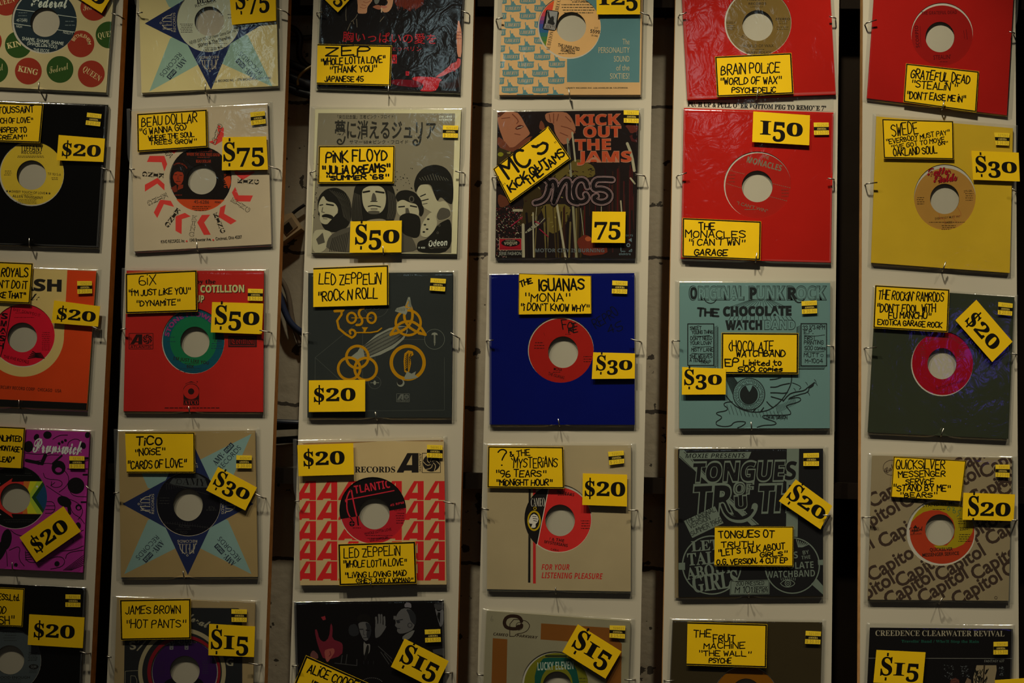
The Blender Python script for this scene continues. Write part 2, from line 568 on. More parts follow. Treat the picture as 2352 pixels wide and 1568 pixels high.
def rec(board, fr, label, sleeve, base, hole=None, lab=None, ctr=None, lbase=None, art=None, disc=None, card=None,
        price=None, stick=None, pegs='', lip=None, bag=(11, 12, 6, 8), wear=None, name='record_single', tone=None):
    """sleeve, label and card outlines are read off the photograph, in the units of frame fr"""
    NREC[0] += 1
    sd = NREC[0]*3.7
    pq = pxq(fr, sleeve)
    cx = sum(p[0] for p in pq)/4; cy = sum(p[1] for p in pq)/4
    LUM[0] = lum_at(min(2352, max(0, cx)), min(1568, max(0, cy)))
    TONE[0] = tone or NEXT_TONE[0] or TONE0
    NEXT_TONE[0] = None
    if callable(base): base = base()
    lbase = res(lbase)
    if lip: lip = (lip[0], lip[1], res(lip[2]))
    org = at(cx, cy)
    root = bpy.data.objects.new(name, None)
    root.empty_display_size = .05
    col.objects.link(root)
    root.location = org
    tag(root, label, 'record', 'records hung in clear bags on the boards')
    # sleeve
    holes = [ell(*hole, n=44)] if hole else []
    a = Art(fr, lambda p: D_SLV, sleeve, holes)
    a.P(sleeve, base)
    if art: art(a)
    mb = newMB()
    a.emit(mb, org)
    walls(mb, pq, D_SLV, D_BACK, org, base)
    if hole: walls(mb, [a.px(p) for p in holes[0]], D_SLV, D_SLV-.0005, org, base)
    if lip:
        dx, dy, lc = lip
        b = Art(fr, lambda p: D_BACK+.0004, None, [ell(*ctr)] if ctr else ())
        b.P([(sleeve[0][0]+min(0, dx), sleeve[0][1]), (sleeve[1][0]+max(0, dx), sleeve[1][1]), (sleeve[2][0]+max(0, dx), sleeve[2][1]+dy), (sleeve[3][0]+min(0, dx), sleeve[3][1]+dy)], lc)
        b.emit(mb, org)
    build('paper_sleeve' if hole else 'picture_sleeve', mb, root, rough=.75, var=wear or .13, scale=16, mname='sleeve_paper')
    # record with its label, seen through the cut-out
    if hole:
        hb = list(hole) + ([hole[2]] if len(hole) == 3 else [])
        a = Art(fr, lambda p: D_DISC, ell(hb[0], hb[1], hb[2]+8, hb[3]+8, 48), [ell(*ctr, n=44)])
        a.E(hb[0], hb[1], hb[2]+12, hb[3]+12, WHITE, n=60)
        lb = list(lab) + ([lab[2]] if len(lab) == 3 else [])
        a.E(lb[0], lb[1], lb[2], lb[3], lbase, n=60)
        if disc: disc(a)
        mb = newMB()
        a.emit(mb, org)
        walls(mb, [a.px(p) for p in ell(*ctr, n=44)], D_DISC, D_DISC-.0014, org, (.02, .02, .02))
        build('record_label', mb, root, rough=.5, var=.06, mname='label_paper')
    # clear bag: bulges over the sleeve, lies flat round its edge
    l, r, t, b_ = bag
    e = lambda p, dx, dy: (p[0]+dx, p[1]+dy)
    bq = [e(pq[0], -l, -t), e(pq[1], r, -t), e(pq[2], r, b_), e(pq[3], -l, b_)]
    PG = []
    for pg in pegs.split(';') if pegs else ():
        x0, y0, x1, y1 = map(float, pg.split())
        pe, pt = pxq(fr, [(x0, y0), (x1, y1)])
        ox, oy = pe[0]-pt[0], pe[1]-pt[1]
        ox, oy = (math.copysign(1, ox), 0) if abs(ox) > abs(oy) else (0, 1)
        far = 0
        for i in range(200):      # how far the bag reaches past the bend of the hook
            p = (pe[0]+ox*i*.25, pe[1]+oy*i*.25)
            q = ccw(bq)
            if all((q[(k+1) % 4][0]-q[k][0])*(p[1]-q[k][1])-(q[(k+1) % 4][1]-q[k][1])*(p[0]-q[k][0]) > 0 for k in range(4)): far = i*.25
        PG.append((pe, pt, (ox, oy), far))
    BOARDPEGS[board] += PG
    wq = math.dist(bq[0], bq[1]); hq = math.dist(bq[0], bq[3])
    us = sorted(set([0, .006, .012, .018, .024, .03, .036, .044, .055, .07] + [i/26 for i in range(3, 24)] + [1-x for x in (0, .006, .012, .018, .024, .03, .036, .044, .055, .07)]))
    n = len(us)
    V, F = [], []
    sm = lambda x: max(0, min(1, x))**2*(3-2*max(0, min(1, x)))
    for v in us:
        for u in us:
            p = bil(bq, u, v)
            k = min(sm(u*wq/(l+1)), sm((1-u)*wq/(r+1)), math.sqrt(max(0, 1-max(0, 1-v*hq/(t+10))**2)), sm((1-v)*hq/(b_+1)))
            w = mnoise.noise(Vector((u*7+sd, v*7, sd)))*.0003 + mnoise.noise(Vector((u*23, v*31+sd, sd)))*.00012
            edge = max(0, 1-min(u*wq, (1-u)*wq)/16)
            w += mnoise.noise(Vector((u*60+sd, v*46, sd*2)))*.0009*edge*k
            d = max(.0004, .0007+(D_BAG-.0007)*k + w)
            for pe, pt, od, far in PG:      # the hooks pinch the edge of the bag inwards
                if not far: continue
                al = (p[0]-pe[0])*od[1]+(p[1]-pe[1])*od[0]
                out = (p[0]-pe[0])*od[0]+(p[1]-pe[1])*od[1]
                if abs(al) < 40 and out > -9:
                    g = min(1, (out+9)/(far+9))*math.exp(-(al/17)**2)
                    p = (p[0]-od[0]*(far+3)*g, p[1]-od[1]*(far+3)*g)
                    d = d*(1-g)+min(d, .0009)*g
            V.append(at(p[0], p[1], d)-org)
    for j in range(n-1):
        for i in range(n-1):
            F.append((j*n+i, j*n+i+1, (j+1)*n+i+1, (j+1)*n+i))
    mi = [1 if us[i] < .02 or us[i] > .975 or us[j] > .975 else 0 for j in range(n-1) for i in range(n-1)]
    link('plastic_bag', V, F, [CLEAR, SEAM], mi, root, smooth=True)
    rg = random.Random(sd)
    if stick:
        q, code, amt = stick
        def ds(a):
            a.P([bil(q, 0, .36), bil(q, 1, .36), bil(q, 1, .64), bil(q, 0, .64)], BLK)
            m = lambda u, v: bil(q, u, v)
            a.T('AMOEBA', *m(.2, .585), *m(.82, .585), math.dist(q[0], q[3])*.15, (.8, .6, .12), 'serif')
            ink = (.42, .26, .02)
            h = math.dist(q[0], q[3])*.17
            a.T(code, *m(.22, .29), *m(.93, .29), h, ink, 'mono', .01)
            a.T('$ '+amt, *m(.06, .92), *m(.95, .92), h*1.2, ink, 'mono', .01)
        card_mesh('store_sticker', q, fr, root, org, .0049, .0004, ds, (.85, .60, .03))
    if card:
        q, bw, edges, lines = card
        def dc(a):
            if bw:
                i = inset(q, bw, edges)
                j = inset(q, bw*.16, edges)
                for k in range(4):
                    if 'trbl'[k] in edges:
                        a.hold = k > 0
                        a.P([j[k], j[(k+1) % 4], i[(k+1) % 4], i[k]], BLK)
                a.hold = False
            for ln in lines: a.H(*ln)
        card_mesh('title_card', q, fr, root, org, .0052, rg.uniform(.0003, .0009), dc)
    if price:
        q = price[0]
        card_mesh('price_tag', q, fr, root, org, .0062, rg.uniform(.0003, .0010), lambda a: price_art(a, q, *price[1:]))
    return root
# ---------------------------------------------------------------- the records, column by column
CRM = lambda: c(186, 160, 112)
D_ = lambda: (.03, .026, .022)          # dark print
# ---- column 1
def art(a):
    R_, G_, t = c(146, 44, 26), c(44, 70, 24), c(205, 178, 120)
    for x, y, k, w, an in ((55, 20, R_, 'QUEEN', -14), (165, 402, G_, 'KING', -12), (255, 640, R_, 'KING', 12), (540, 625, G_, 'Federal', -14), (822, 665, R_, 'QUEEN', 34),
                       (728, 395, R_, 'BETHLEHEM', 0), (982, 314, G_, 'QUEEN', -10), (845, 66, R_, 'Federal', -10), (-48, 630, G_, 'Federal', -12), (-105, 372, R_, 'KING', 0)):
        a.E(x, y, 121, 121, k)
        if w == 'BETHLEHEM':
            a.A(w, x, y, 62, 200, 365, 30, t, 'sans', .01)
            continue
        d = math.radians(an); L = 92
        a.T(w, x-L*math.cos(d)-8, y-L*math.sin(d)+18, x+L*math.cos(d)-8, y+L*math.sin(d)+18, 50 if w != 'Federal' else 62, t, 'script' if w == 'Federal' else 'serif', .008 if w == 'KING' else -.008)
def disc(a):
    w = c(190, 185, 165)
    a.T('Federal', 272, 62, 608, 72, 105, w, 'script', .02)
    for q in (((148, 84), (312, 105)), ((520, 134), (690, 158)), ((122, 211), (276, 235)), ((510, 267), (682, 290))): a.L(q, 5, w)
    a.tiny(165, 118, 250, 170, 3, c(110, 115, 110), 9)
    a.T('45-12493', 148, 193, 246, 198, 24, w)
    a.T('HIGH', 145, 246, 198, 252, 22, w); a.T('FIDELITY', 566, 300, 655, 314, 24, w)
    a.tiny(582, 195, 680, 230, 2, c(110, 115, 110), 11)
    a.T('SHAME, SHAME, SHAME', 196, 360, 572, 408, 30, w, 'sans', .008)
    a.T('(SHAME ON YOU)', 242, 400, 515, 438, 30, w, 'sans', .008)
    a.tiny(305, 420, 445, 438, 1, w, 8); a.T('THE ESCOS', 300, 462, 442, 474, 28, w, 'sans', .01)
A1 = (0, 0, 3.92)
NEXT_TONE[0] = (.78, .79, .72)
rec(0, A1, 'record in cream sleeve with red and green circles, top of the leftmost board', [(-245, -525), (1055, -458), (955, 832), (-345, 768)], CRM,
    (398, 190, 294), (409, 190, 284), (405, 200, 132), (.022, .04, .055), art, disc, None, ([(612, -348), (1032, -80), (915, 118), (495, -150)], '$20', 1), None,
    '1070 142 1006 118;348 812 352 738', (14, 22, seen(190, 180, 160)))
A2 = (0, 220, 3.92)
def disc(a):
    k = D_()
    a.T('TIFFANY', 185, 496, 388, 498, 52, k, 'bold'); a.T('RECORDS', 190, 522, 373, 526, 27, k, 'bold')
    a.tiny(150, 545, 405, 556, 2, k, 8, .1); a.T('TIF 9015-A', 427, 713, 548, 722, 23, k); a.tiny(462, 740, 522, 755, 2, k, 8)
    a.tiny(35, 680, 105, 715, 3, k, 8)
    a.T('\u2605\u2605SWEET TOUCH OF LOVE\u2605\u2605', 50, 868, 458, 890, 21, k, 'sans', .012); a.tiny(190, 892, 310, 900, 1, k, 7)
    a.T('ALLEN TOUSSAINT', 112, 912, 386, 930, 22, k, 'bold'); a.tiny(140, 935, 350, 970, 4, k, 7)
rec(0, A2, 'black sleeve record with yellow label, price tag twenty, on the leftmost board', [(-330, 30), (970, 82), (886, 1368), (-400, 1328)], (.002, .002, .002),
    (284, 700, 293), (291, 697, 284), (283, 713, 133), (.85, .60, .05), None, disc,
    ([(-250, 52), (392, 75), (360, 425), (-270, 405)], 14, 'trb', [('TOUSSAiNT', -15, 162, 305, 145, 58, 10), ('UCH OF LOVE"', -25, 248, 295, 240, 42, 9), ('HiSPER TO', -15, 330, 238, 328, 44, 10), ('CREAM"', -25, 390, 238, 390, 38, 10)]),
    ([(528, 352), (945, 385), (930, 595), (510, 580)], '$20', 1), ([(785, 150), (915, 165), (900, 275), (770, 260)], '527011', '20.00'),
    '965 664 908 648;262 1354 264 1282', None, (13, 3, 3, 4))
A3 = (0, 590, 4.02)
def art(a):
    o = c(206, 54, 16)
    a.P([(622, 120), (890, 130), (802, 1420), (-490, 1370), (-470, 740), (590, 740)], o)
    a.E(213, 727, 378, 378, CRM(), n=72)
    a.P([(-480, 1292), (803, 1350), (799, 1412), (-485, 1362)], (.012, .012, .012))
    k = D_()
    a.T('SMASH', -150, 296, 580, 318, 104, k, 'bold', .03)
    a.T('Records', -90, 395, 380, 402, 66, k, 'script', .005)
    a.T('MERCURY RECORD CORP \u00b7 CHICAGO \u00b7 USA', -40, 1213, 566, 1252, 30, (.10, .02, .01), 'bold')
def disc(a):
    k = (.02, .008, .01)
    a.L([(112, 430), (60, 720), (0, 935)], 8, k)
    for ch, x, y in zip('SMASH', (5, -2, -8, -16, -26), (575, 644, 712, 780, 850)): a.T(ch, x, y-8, x+66, y, 52, k, 'bold', .02)
    a.T("BABY, DON'T DO IT", 118, 495, 370, 552, 26, (.16, .006, .012)); a.tiny(130, 520, 330, 560, 2, (.2, .006, .012), 8)
    a.tiny(385, 700, 465, 860, 10, (.25, .01, .015), 9)
    a.T('THE FIVE ROYALS', 28, 930, 263, 985, 28, (.1, .006, .01), 'sans', .01)
    for i in range(5): a.L([(260+i*10, 935-i*16), (330, 925-i*9), (410-i*8, 935-i*12)], 9, k)
NEXT_TONE[0] = (.8, .66, .5)
rec(0, A3, 'orange and cream sleeve record with red label, on the leftmost board', [(-390, 85), (888, 130), (800, 1412), (-480, 1362)], CRM,
    (213, 725, 292, 293), (214, 722, 291, 286), (205, 742, 137), seen(160, 18, 42), art, disc,
    ([(-310, 30), (305, 58), (275, 432), (-330, 405)], 13, 'trb', [('ROYALS', 15, 182, 258, 182, 80, 12), ("N'T DO iT", -10, 284, 252, 290, 66, 11), ('KE THAT"', -8, 376, 236, 380, 50, 12)]),
    ([(500, 400), (925, 455), (905, 643), (475, 608)], '$20', 1), ([(712, 222), (848, 222), (850, 335), (715, 340)], '024210', '20.00'),
    '908 668 845 640;172 1388 176 1320', (2, 10, seen(165, 158, 140)))
A4 = (0, 960, 4.126)
def art(a):
    k = (.012, .010, .014); rg = random.Random(5)
    for x, y, r1, r2 in ((270, 270, 45, 55), (555, 470, 66, 68), (830, 160, 25, 30), (345, 180, 24, 32), (720, 640, 80, 78), (610, 790, 70, 48), (745, 845, 30, 30), (740, 1020, 26, 34), (540, 1380, 24, 26), (60, 1150, 50, 100), (10, 1250, 45, 120), (150, 1390, 18, 18), (450, 160, 40, 36), (790, 260, 24, 32)):
        a.E(x, y, r1, r2, k, rot=rg.uniform(-30, 30))
    a.E(555, 490, 32, 24, c(110, 25, 85))
    a.E(745, 850, 16, 16, c(110, 25, 85))
    for q in ([(240, 400), (400, 410), (440, 345), (560, 350)], [(360, 440), (480, 420), (600, 480), (660, 560), (640, 640), (560, 700)], [(410, 520), (430, 580), (560, 580), (600, 620), (560, 660), (480, 650), (490, 600)], [(440, 640), (600, 750), (700, 780), (770, 830), (790, 900), (740, 960)],
              [(660, 640), (670, 740), (830, 745)], [(480, 640), (520, 610)], [(440, 790), (520, 790), (520, 900), (430, 900)], [(430, 830), (520, 830)], [(430, 865), (520, 865)], [(660, 800), (680, 900), (760, 940), (800, 1000)], [(240, 330), (400, 350), (560, 300), (700, 280)], [(640, 260), (650, 220), (720, 190), (770, 220), (760, 300)],
              [(100, 1060), (160, 1110), (260, 1120), (300, 1080)], [(90, 1250), (200, 1200), (170, 1330), (230, 1400)], [(0, 1190), (60, 1220), (70, 1400)], [(240, 1260), (250, 1380), (420, 1350)], [(460, 1330), (600, 1300), (620, 1400), (480, 1430)], [(570, 1260), (700, 1250), (790, 1210)], [(620, 1330), (640, 1270), (790, 1250)],
              [(700, 1100), (790, 1060)], [(600, 1140), (700, 1140), (690, 1180)], [(640, 480), (700, 490), (830, 480)], [(680, 350), (700, 420), (840, 400)], [(500, 200), (560, 160), (640, 160)]):
        a.L(q, 6, k, sm=2)
    a.L([(500, 430), (585, 355)], 18, k); a.L([(400, 420), (430, 350)], 34, k); a.L([(250, 400), (400, 430)], 30, k); a.L([(790, 535), (840, 535)], 16, k); a.L([(800, 380), (845, 380)], 22, k); a.L([(770, 795), (830, 795)], 14, k); a.L([(650, 830), (660, 900)], 30, k)
    for i in range(6): a.L([(600+i*14, 1440), (790, 1300+i*18)], 4, k)
    for i in range(4): a.L([(240, 1275+i*22), (300, 1270+i*22)], 5, k)
    for x in (560, 590, 620): a.E(x, 240-(x-560)*.5, 13, 13, k)
    a.T('Brunswick', 305, 322, 775, 345, 130, c(205, 140, 150), 'script', .02)
def disc(a):
    r, o, y, l = c(165, 30, 25), c(180, 75, 25), c(180, 150, 20), c(120, 130, 30)
    x0 = -200
    a.P([(-150, 752), (118, 568), (108, 604), (405, 598), (305, 750), (410, 910), (108, 906), (122, 945)], r)
    a.P([(225, 598), (405, 598), (300, 750), (410, 910), (215, 906)], o)
    a.P([(285, 598), (405, 598), (305, 750), (410, 908), (262, 906), (240, 750)], y)
    a.P([(352, 598), (408, 598), (305, 750), (410, 908), (352, 908), (262, 750)], l)
    a.P([(408, 598), (422, 630), (345, 750), (428, 880), (410, 908), (300, 750)], (.02, .09, .03))
    a.P([(422, 625), (447, 690), (447, 820), (424, 884), (340, 750)], (.02, .09, .22))
    a.E(352, 648, 10, 10, c(200, 190, 150))
    a.tiny(20, 525, 320, 545, 2, (.05, .05, .05), 8); a.tiny(20, 965, 330, 985, 2, (.05, .05, .05), 8)
    a.T('\u2022 S', -60, 660, 8, 622, 40, c(180, 180, 170)); a.T('R', -30, 925, 12, 915, 40, c(180, 180, 170))
rec(0, A4, 'purple doodle-patterned sleeve record with rainbow arrow label, on the leftmost board', [(-480, 78), (850, 132), (785, 1462), (-550, 1400)], lambda: c(112, 26, 86),
    (145, 750, 301), (145, 749, 296), (145, 758, 142), (.008, .009, .009), art, disc,
    ([(-300, 65), (240, 90), (210, 475), (-315, 450)], 13, 'tr', [('NLiMiTED', -5, 215, 205, 220, 50, 11), ('MONTAGE"', -10, 300, 208, 325, 45, 10), ('LEAD"', -5, 412, 132, 415, 50, 11)]),
    ([(185, 1130), (600, 835), (765, 1072), (345, 1365)], '$20', 1, (.10, .86, .74, .46)), ([(657, 358), (800, 360), (800, 478), (657, 476)], '527011', '20.00'),
    '862 690 813 640;117 1430 115 1368')
A5 = (0, 1300, 5.85)
def disc(a):
    k = (.02, .02, .018)
    a.T('SPECIAL', 30, 895, 210, 898, 26, k); a.T('NOT GOOD ENOUGH', -180, 1512, 405, 1510, 34, k, 'sans', .01)
    a.E(452, 1350, 65, 34, k); a.T('DJM', 415, 1365, 490, 1362, 32, c(70, 70, 60), 'bold')
    a.tiny(370, 1165, 510, 1270, 6, k, 11); a.tiny(390, 1395, 500, 1430, 3, k, 9); a.tiny(40, 930, 230, 1000, 3, (.04, .04, .035), 10); a.tiny(-40, 1530, 300, 1560, 2, k, 10)
rec(0, A5, 'black sleeve record with grey label, lowest on the leftmost board', [(-780, 200), (1152, 295), (1060, 2225), (-870, 2130)], (.002, .002, .002),
    (128, 1265, 425), (128, 1265, 422), (130, 1258, 196), seen(50, 53, 48), None, disc,
    ([(-450, 262), (330, 300), (303, 815), (-470, 780)], 16, 'trb', [('ESS,Ltd.', -20, 455, 262, 462, 78, 14), ('OD', -30, 635, 80, 640, 100, 14), ('SH"', -10, 778, 190, 772, 100, 15)]),
    ([(393, 645), (1135, 688), (1112, 1100), (372, 1055)], '$20', 1, (.10, .84, .72, .44)), ([(880, 378), (1082, 382), (1080, 550), (878, 545)], '527011', '20.00'),
    '1172 1178 1072 1145', None, (13, 4, 4, 6), tone=(.62, .62, .6))
# ---- column 2
def bell(a, cx, cy, k, rot):
    co, si = math.cos(math.radians(rot)), math.sin(math.radians(rot))
    def m(x, y): return (cx+k*(x*co-y*si), cy+k*(x*si+y*co))
    navy, lb, tx, wh = (.022, .034, .12), c(122, 142, 128), (.03, .04, .075), (.62, .55, .40)
    for sx, sy in ((1, -1), (1, 1), (-1, 1), (-1, -1)):
        a.P([m(588*sx, 648*sy), m(370*sx, 150*sy), m(0, 0), m(115*sx, 410*sy)], lb)
    pts = []
    for i in range(4):
        t = math.radians(90*i)
        R1 = 606 if i % 2 == 0 else 655
        pts.append(m(R1*math.cos(t), R1*math.sin(t)))
        t2 = math.radians(90*i+45)
        pts.append(m(290*math.cos(t2), 310*math.sin(t2)))
    a.P(pts, navy)
    def tx_(s, p, d, L, h, colr, sty, off=0):
        q0 = m(p[0]-d[0]*L/2, p[1]-d[1]*L/2); q1 = m(p[0]+d[0]*L/2, p[1]+d[1]*L/2)
        a.T(s, q0[0], q0[1], q1[0], q1[1], h*k, colr, sty, off)
    for px_, py_, d in ((-312, 0, (0, -1)), (310, 0, (0, 1)), (-5, 332, (-1, 0)), (0, -335, (1, 0))):
        ux, uy = d[1], -d[0]
        tx_('RECORDS', (px_, py_), d, 188, 24, wh, 'sans')
        tx_('BELL', (px_+ux*34, py_+uy*34), d, 135, 92, wh, 'serif', -.02)
        q = m(px_+ux*142, py_+uy*142); a.R(q[0], q[1], 8*k, 4*k, wh)
        for e in (-1, 1):
            p0 = (px_+ux*36+d[0]*72*e, py_+uy*36+d[1]*72*e); p1 = (px_+ux*95+d[0]*62*e, py_+uy*95+d[1]*62*e); p2 = (px_+ux*128+d[0]*22*e, py_+uy*128+d[1]*22*e)
            a.L([m(p0[0]+d[0]*12*e, p0[1]+d[1]*12*e), m(*p0), m(*p1), m(*p2)], 7*k, wh, sm=1)
    for p, d in (((-390, 385), (-.68, .73)), ((400, 400), (-.68, -.73)), ((400, -410), (.68, -.73))):
        ux, uy = d[1], -d[0]
        s = 1 if p[1] > 0 else -1
        tx_('RECORDS', (p[0], p[1]), d, 288, 46, tx, 'sans', -.012)
        b = (p[0]+ux*66, p[1]+uy*66)
        tx_('AMY-', (b[0]-d[0]*70, b[1]-d[1]*70), d, 130, 52, tx, 'serif')
        e = (b[0]+d[0]*62, b[1]+d[1]*62)
        h = 40
        a.P([m(e[0]-d[0]*h*1.2, e[1]-d[1]*h*1.2), m(e[0]+d[0]*h*1.3, e[1]+d[1]*h*1.3), m(e[0]+d[0]*h*1.3+ux*46, e[1]+d[1]*h*1.3+uy*46), m(e[0]-d[0]*h*1.2+ux*46, e[1]-d[1]*h*1.2+uy*46)], tx)
        tx_('mala', (e[0]+ux*8, e[1]+uy*8), d, 90, 36, lb, 'bold')
B1 = (280, 0, 5.88)
def art(a):
    bell(a, 1168, 285, 1.42, -2.2)
    a.T('BELL RECORDS INC. \u2013 1776 BROADWAY, NEW YORK', 1218, 1112, 2016, 1066, 30, (.03, .04, .075), 'sans', .015)
def disc(a):
    k = D_()
    a.T('BELL', 1012, 52, 1262, 12, 100, k, 'serif', .01); a.T('RECORDS', 990, 104, 1278, 26, 40, k)
    a.T('NEVER GIVE YOU UP (Never Gonna Give You Up)', 918, 602, 1600, 412, 44, k, 'sans', .012)
    a.T('Shirley & The Shirelles', 1034, 642, 1472, 520, 46, k, 'sans', .022)
    a.tiny(780, 330, 960, 440, 6, (.1, .09, .08), 13); a.tiny(1040, 590, 1430, 500, 1, (.1, .09, .08), 10); a.tiny(1095, 645, 1410, 575, 1, (.1, .09, .08), 12); a.tiny(1420, 200, 1520, 245, 2, k, 14)
    a.T('AMY-mala', 1095, 706, 1290, 672, 40, k, 'serif')
    a.H('bk', 1310, 665, 1365, 640, 50, 6, k)
rec(1, B1, 'cream sleeve record with navy star and pale white label, top of the second board', [(212, -690), (2072, -760), (2110, 1160), (265, 1252)], CRM,
    (1170, 272, 430), (1168, 275, 424), (1180, 287, 199), seen(158, 154, 134), art, disc, None,
    ([(1448, -120), (2075, -175), (2082, 278), (1486, 335)], '$75', 2, (.12, .86, .55, .42)), None, '205 177 280 168;2212 160 2088 112;1125 1242 1128 1118', (16, 26, seen(196, 186, 160)))
B2 = (280, 220, 3.92)
def art(a):
    r, k = c(208, 58, 44), (.03, .025, .02)
    for q in ([(865, 258), (918, 290), (915, 400), (840, 445), (782, 415), (858, 385)], [(250, 540), (382, 540), (408, 615), (382, 680), (358, 598), (225, 595)], [(320, 738), (383, 795), (383, 852), (318, 790), (207, 862), (207, 800)],
              [(345, 935), (440, 945), (470, 1000), (378, 975), (318, 1100), (287, 1050)], [(567, 1053), (620, 1085), (540, 1110), (537, 1245), (483, 1215), (483, 1085)], [(720, 1072), (795, 1070), (740, 1140), (800, 1250), (738, 1252), (678, 1140)],
              [(935, 980), (920, 1060), (1033, 1125), (980, 1158), (870, 1090), (885, 1005)], [(1020, 820), (1050, 895), (1180, 897), (1155, 952), (1025, 950), (990, 870)], [(1015, 675), (1070, 690), (1190, 680), (1195, 690), (1085, 758), (1015, 700)],
              [(430, 420), (520, 470), (470, 520), (400, 480)], [(600, 300), (650, 330), (640, 440), (560, 430)]): a.P(q, r)
    for an, inn in ((99, 0), (67, 1), (33, 0), (3, 1), (-38, 1), (-70, 0), (185, 1), (155, 0), (126, 1), (218, 0)):
        t = math.radians(an); dx, dy = math.cos(t), math.sin(t)
        for i, ch in enumerate('KING'):
            rr = 375+i*50
            bx, by = 708+dx*rr, 748+dy*rr
            ex, ey = dy, -dx          # reading direction, tops towards the middle
            a.T(ch, bx-ex*26, by-ey*26, bx+ex*26, by+ey*26, 40, k, 'serif', .006)
            if not inn: a.T(ch, bx-ex*24, by-ey*24, bx+ex*24, by+ey*24, 38, c(188, 165, 122), 'serif', -.022)
    a.T('KING RECORDS, Inc.', 350, 1326, 568, 1316, 27, k, 'sans', .01); a.E(583, 1308, 8, 8, r); a.T('1540 Brewster Ave.', 606, 1312, 805, 1302, 27, k, 'sans', .01); a.E(822, 1297, 8, 8, r); a.T('Cincinnati, Ohio 45207', 843, 1300, 1081, 1282, 27, k, 'sans', .01)
def disc(a):
    o = c(160, 50, 22)
    a.P([(400, 928), (1000, 936), (1000, 1100), (400, 1100)], c(190, 66, 24))
    a.T('(I WANNA GO)', 665, 506, 812, 506, 20, o); a.T('WHERE THE SOUL TREES GROW', 582, 538, 882, 545, 27, o, 'bold'); a.tiny(680, 555, 795, 566, 1, o, 7); a.T('BEAU DOLLAR', 666, 602, 802, 602, 27, o, 'bold')
    a.A('A JAMES BROWN', 512, 690, 76, 235, 335, 13, o)
    sk = c(150, 50, 24)
    a.P([(462, 700), (480, 672), (510, 662), (540, 676), (556, 715), (552, 760), (535, 795), (505, 802), (475, 780), (460, 740)], sk)
    a.P([(462, 720), (455, 690), (480, 655), (520, 645), (558, 665), (564, 720), (548, 690), (500, 680), (475, 690)], (.02, .015, .015))
    a.L([(475, 712), (495, 710)], 6, (.04, .02, .015)); a.L([(520, 714), (542, 716)], 6, (.04, .02, .015)); a.L([(508, 720), (502, 748), (514, 750)], 4, (.08, .03, .02)); a.L([(488, 770), (525, 770)], 6, (.06, .02, .015))
    a.P([(440, 830), (490, 800), (500, 860), (470, 870)], c(110, 40, 22)); a.P([(510, 800), (552, 800), (550, 830), (500, 850)], c(130, 44, 22))
    a.tiny(470, 895, 550, 905, 1, o, 8)
    for i, ch in enumerate('KING'): a.T(ch, 918, 700+i*34, 920, 728+i*34, 42, c(190, 66, 24), 'serif')
    a.P([(918, 742), (976, 700), (984, 780), (962, 838)], c(190, 66, 24))
    k = D_()
    a.T('45-6286', 648, 968, 786, 972, 30, k); a.T('PROMO', 835, 966, 890, 968, 18, k, 'bold'); a.tiny(632, 1000, 800, 1035, 3, (.12, .03, .01), 11)
NEXT_TONE[0] = (.81, .80, .79)
rec(1, B2, 'cream sleeve record with a ring of red chevrons, on the second board', [(85, 140), (1310, 75), (1345, 1335), (110, 1400)], lambda: c(188, 165, 122),
    (708, 748, 282, 291), (710, 747, 277, 286), (718, 752, 133, 135), (.016, .012, .011), art, disc,
    ([(135, 162), (765, 122), (772, 462), (140, 505)], 14, 'trbl', [('BEAU DOLLAR', 182, 278, 678, 238, 80, 10), ('"(i WANNA GO)', 160, 352, 582, 306, 50, 10), ('WHERE THE SOUL', 242, 403, 652, 366, 40, 9), ('TREES GROW"', 252, 440, 670, 425, 36, 9)]),
    ([(905, 372), (1300, 365), (1315, 665), (900, 670)], '$75', 2, (.03, .93, .72, .40)), ([(1155, 150), (1285, 137), (1295, 248), (1165, 265)], '124510', '75.00'),
    '70 660 115 662;1400 658 1318 630;678 1388 675 1318', (10, 20, seen(178, 168, 146)))
B3 = (250, 590, 3.92)
def atlogo(a, x0, y0, x1, y1, k, bg, w=5):
    a.L([(x0, y0), (x1, y0), (x1, y1), (x0, y1)], w, k, closed=True)
    W_, H_ = x1-x0, y1-y0
    m = y0+H_*.70
    a.P([(x0+W_*.04, m), (x0+W_*.30, y0+H_*.06), (x0+W_*.55, y0+H_*.06), (x0+W_*.55, m), (x0+W_*.38, m), (x0+W_*.38, m-H_*.12), (x0+W_*.26, m-H_*.12), (x0+W_*.2, m)], k)
    a.P([(x0+W_*.30, m-H_*.2), (x0+W_*.39, y0+H_*.22), (x0+W_*.39, m-H_*.2)], bg)
    cx, cy, r = x0+W_*.77, y0+H_*.37, H_*.30
    a.E(cx, cy, r, r, k)
    for i in range(6):
        t = math.pi/3*i
        a.L([(cx+r*.25*math.cos(t), cy+r*.25*math.sin(t)), (cx+r*.65*math.cos(t+.5), cy+r*.65*math.sin(t+.5)), (cx+r*math.cos(t+1.2), cy+r*math.sin(t+1.2))], r*.13, bg)
    a.E(cx, cy, r*.22, r*.22, bg)
    a.L([(x0, m+H_*.04), (x1, m+H_*.04)], w*.8, k)
    a.T('ATLANTIC', x0+W_*.05, y1-H_*.06, x1-W_*.05, y1-H_*.06, H_*.16, k, 'bold')
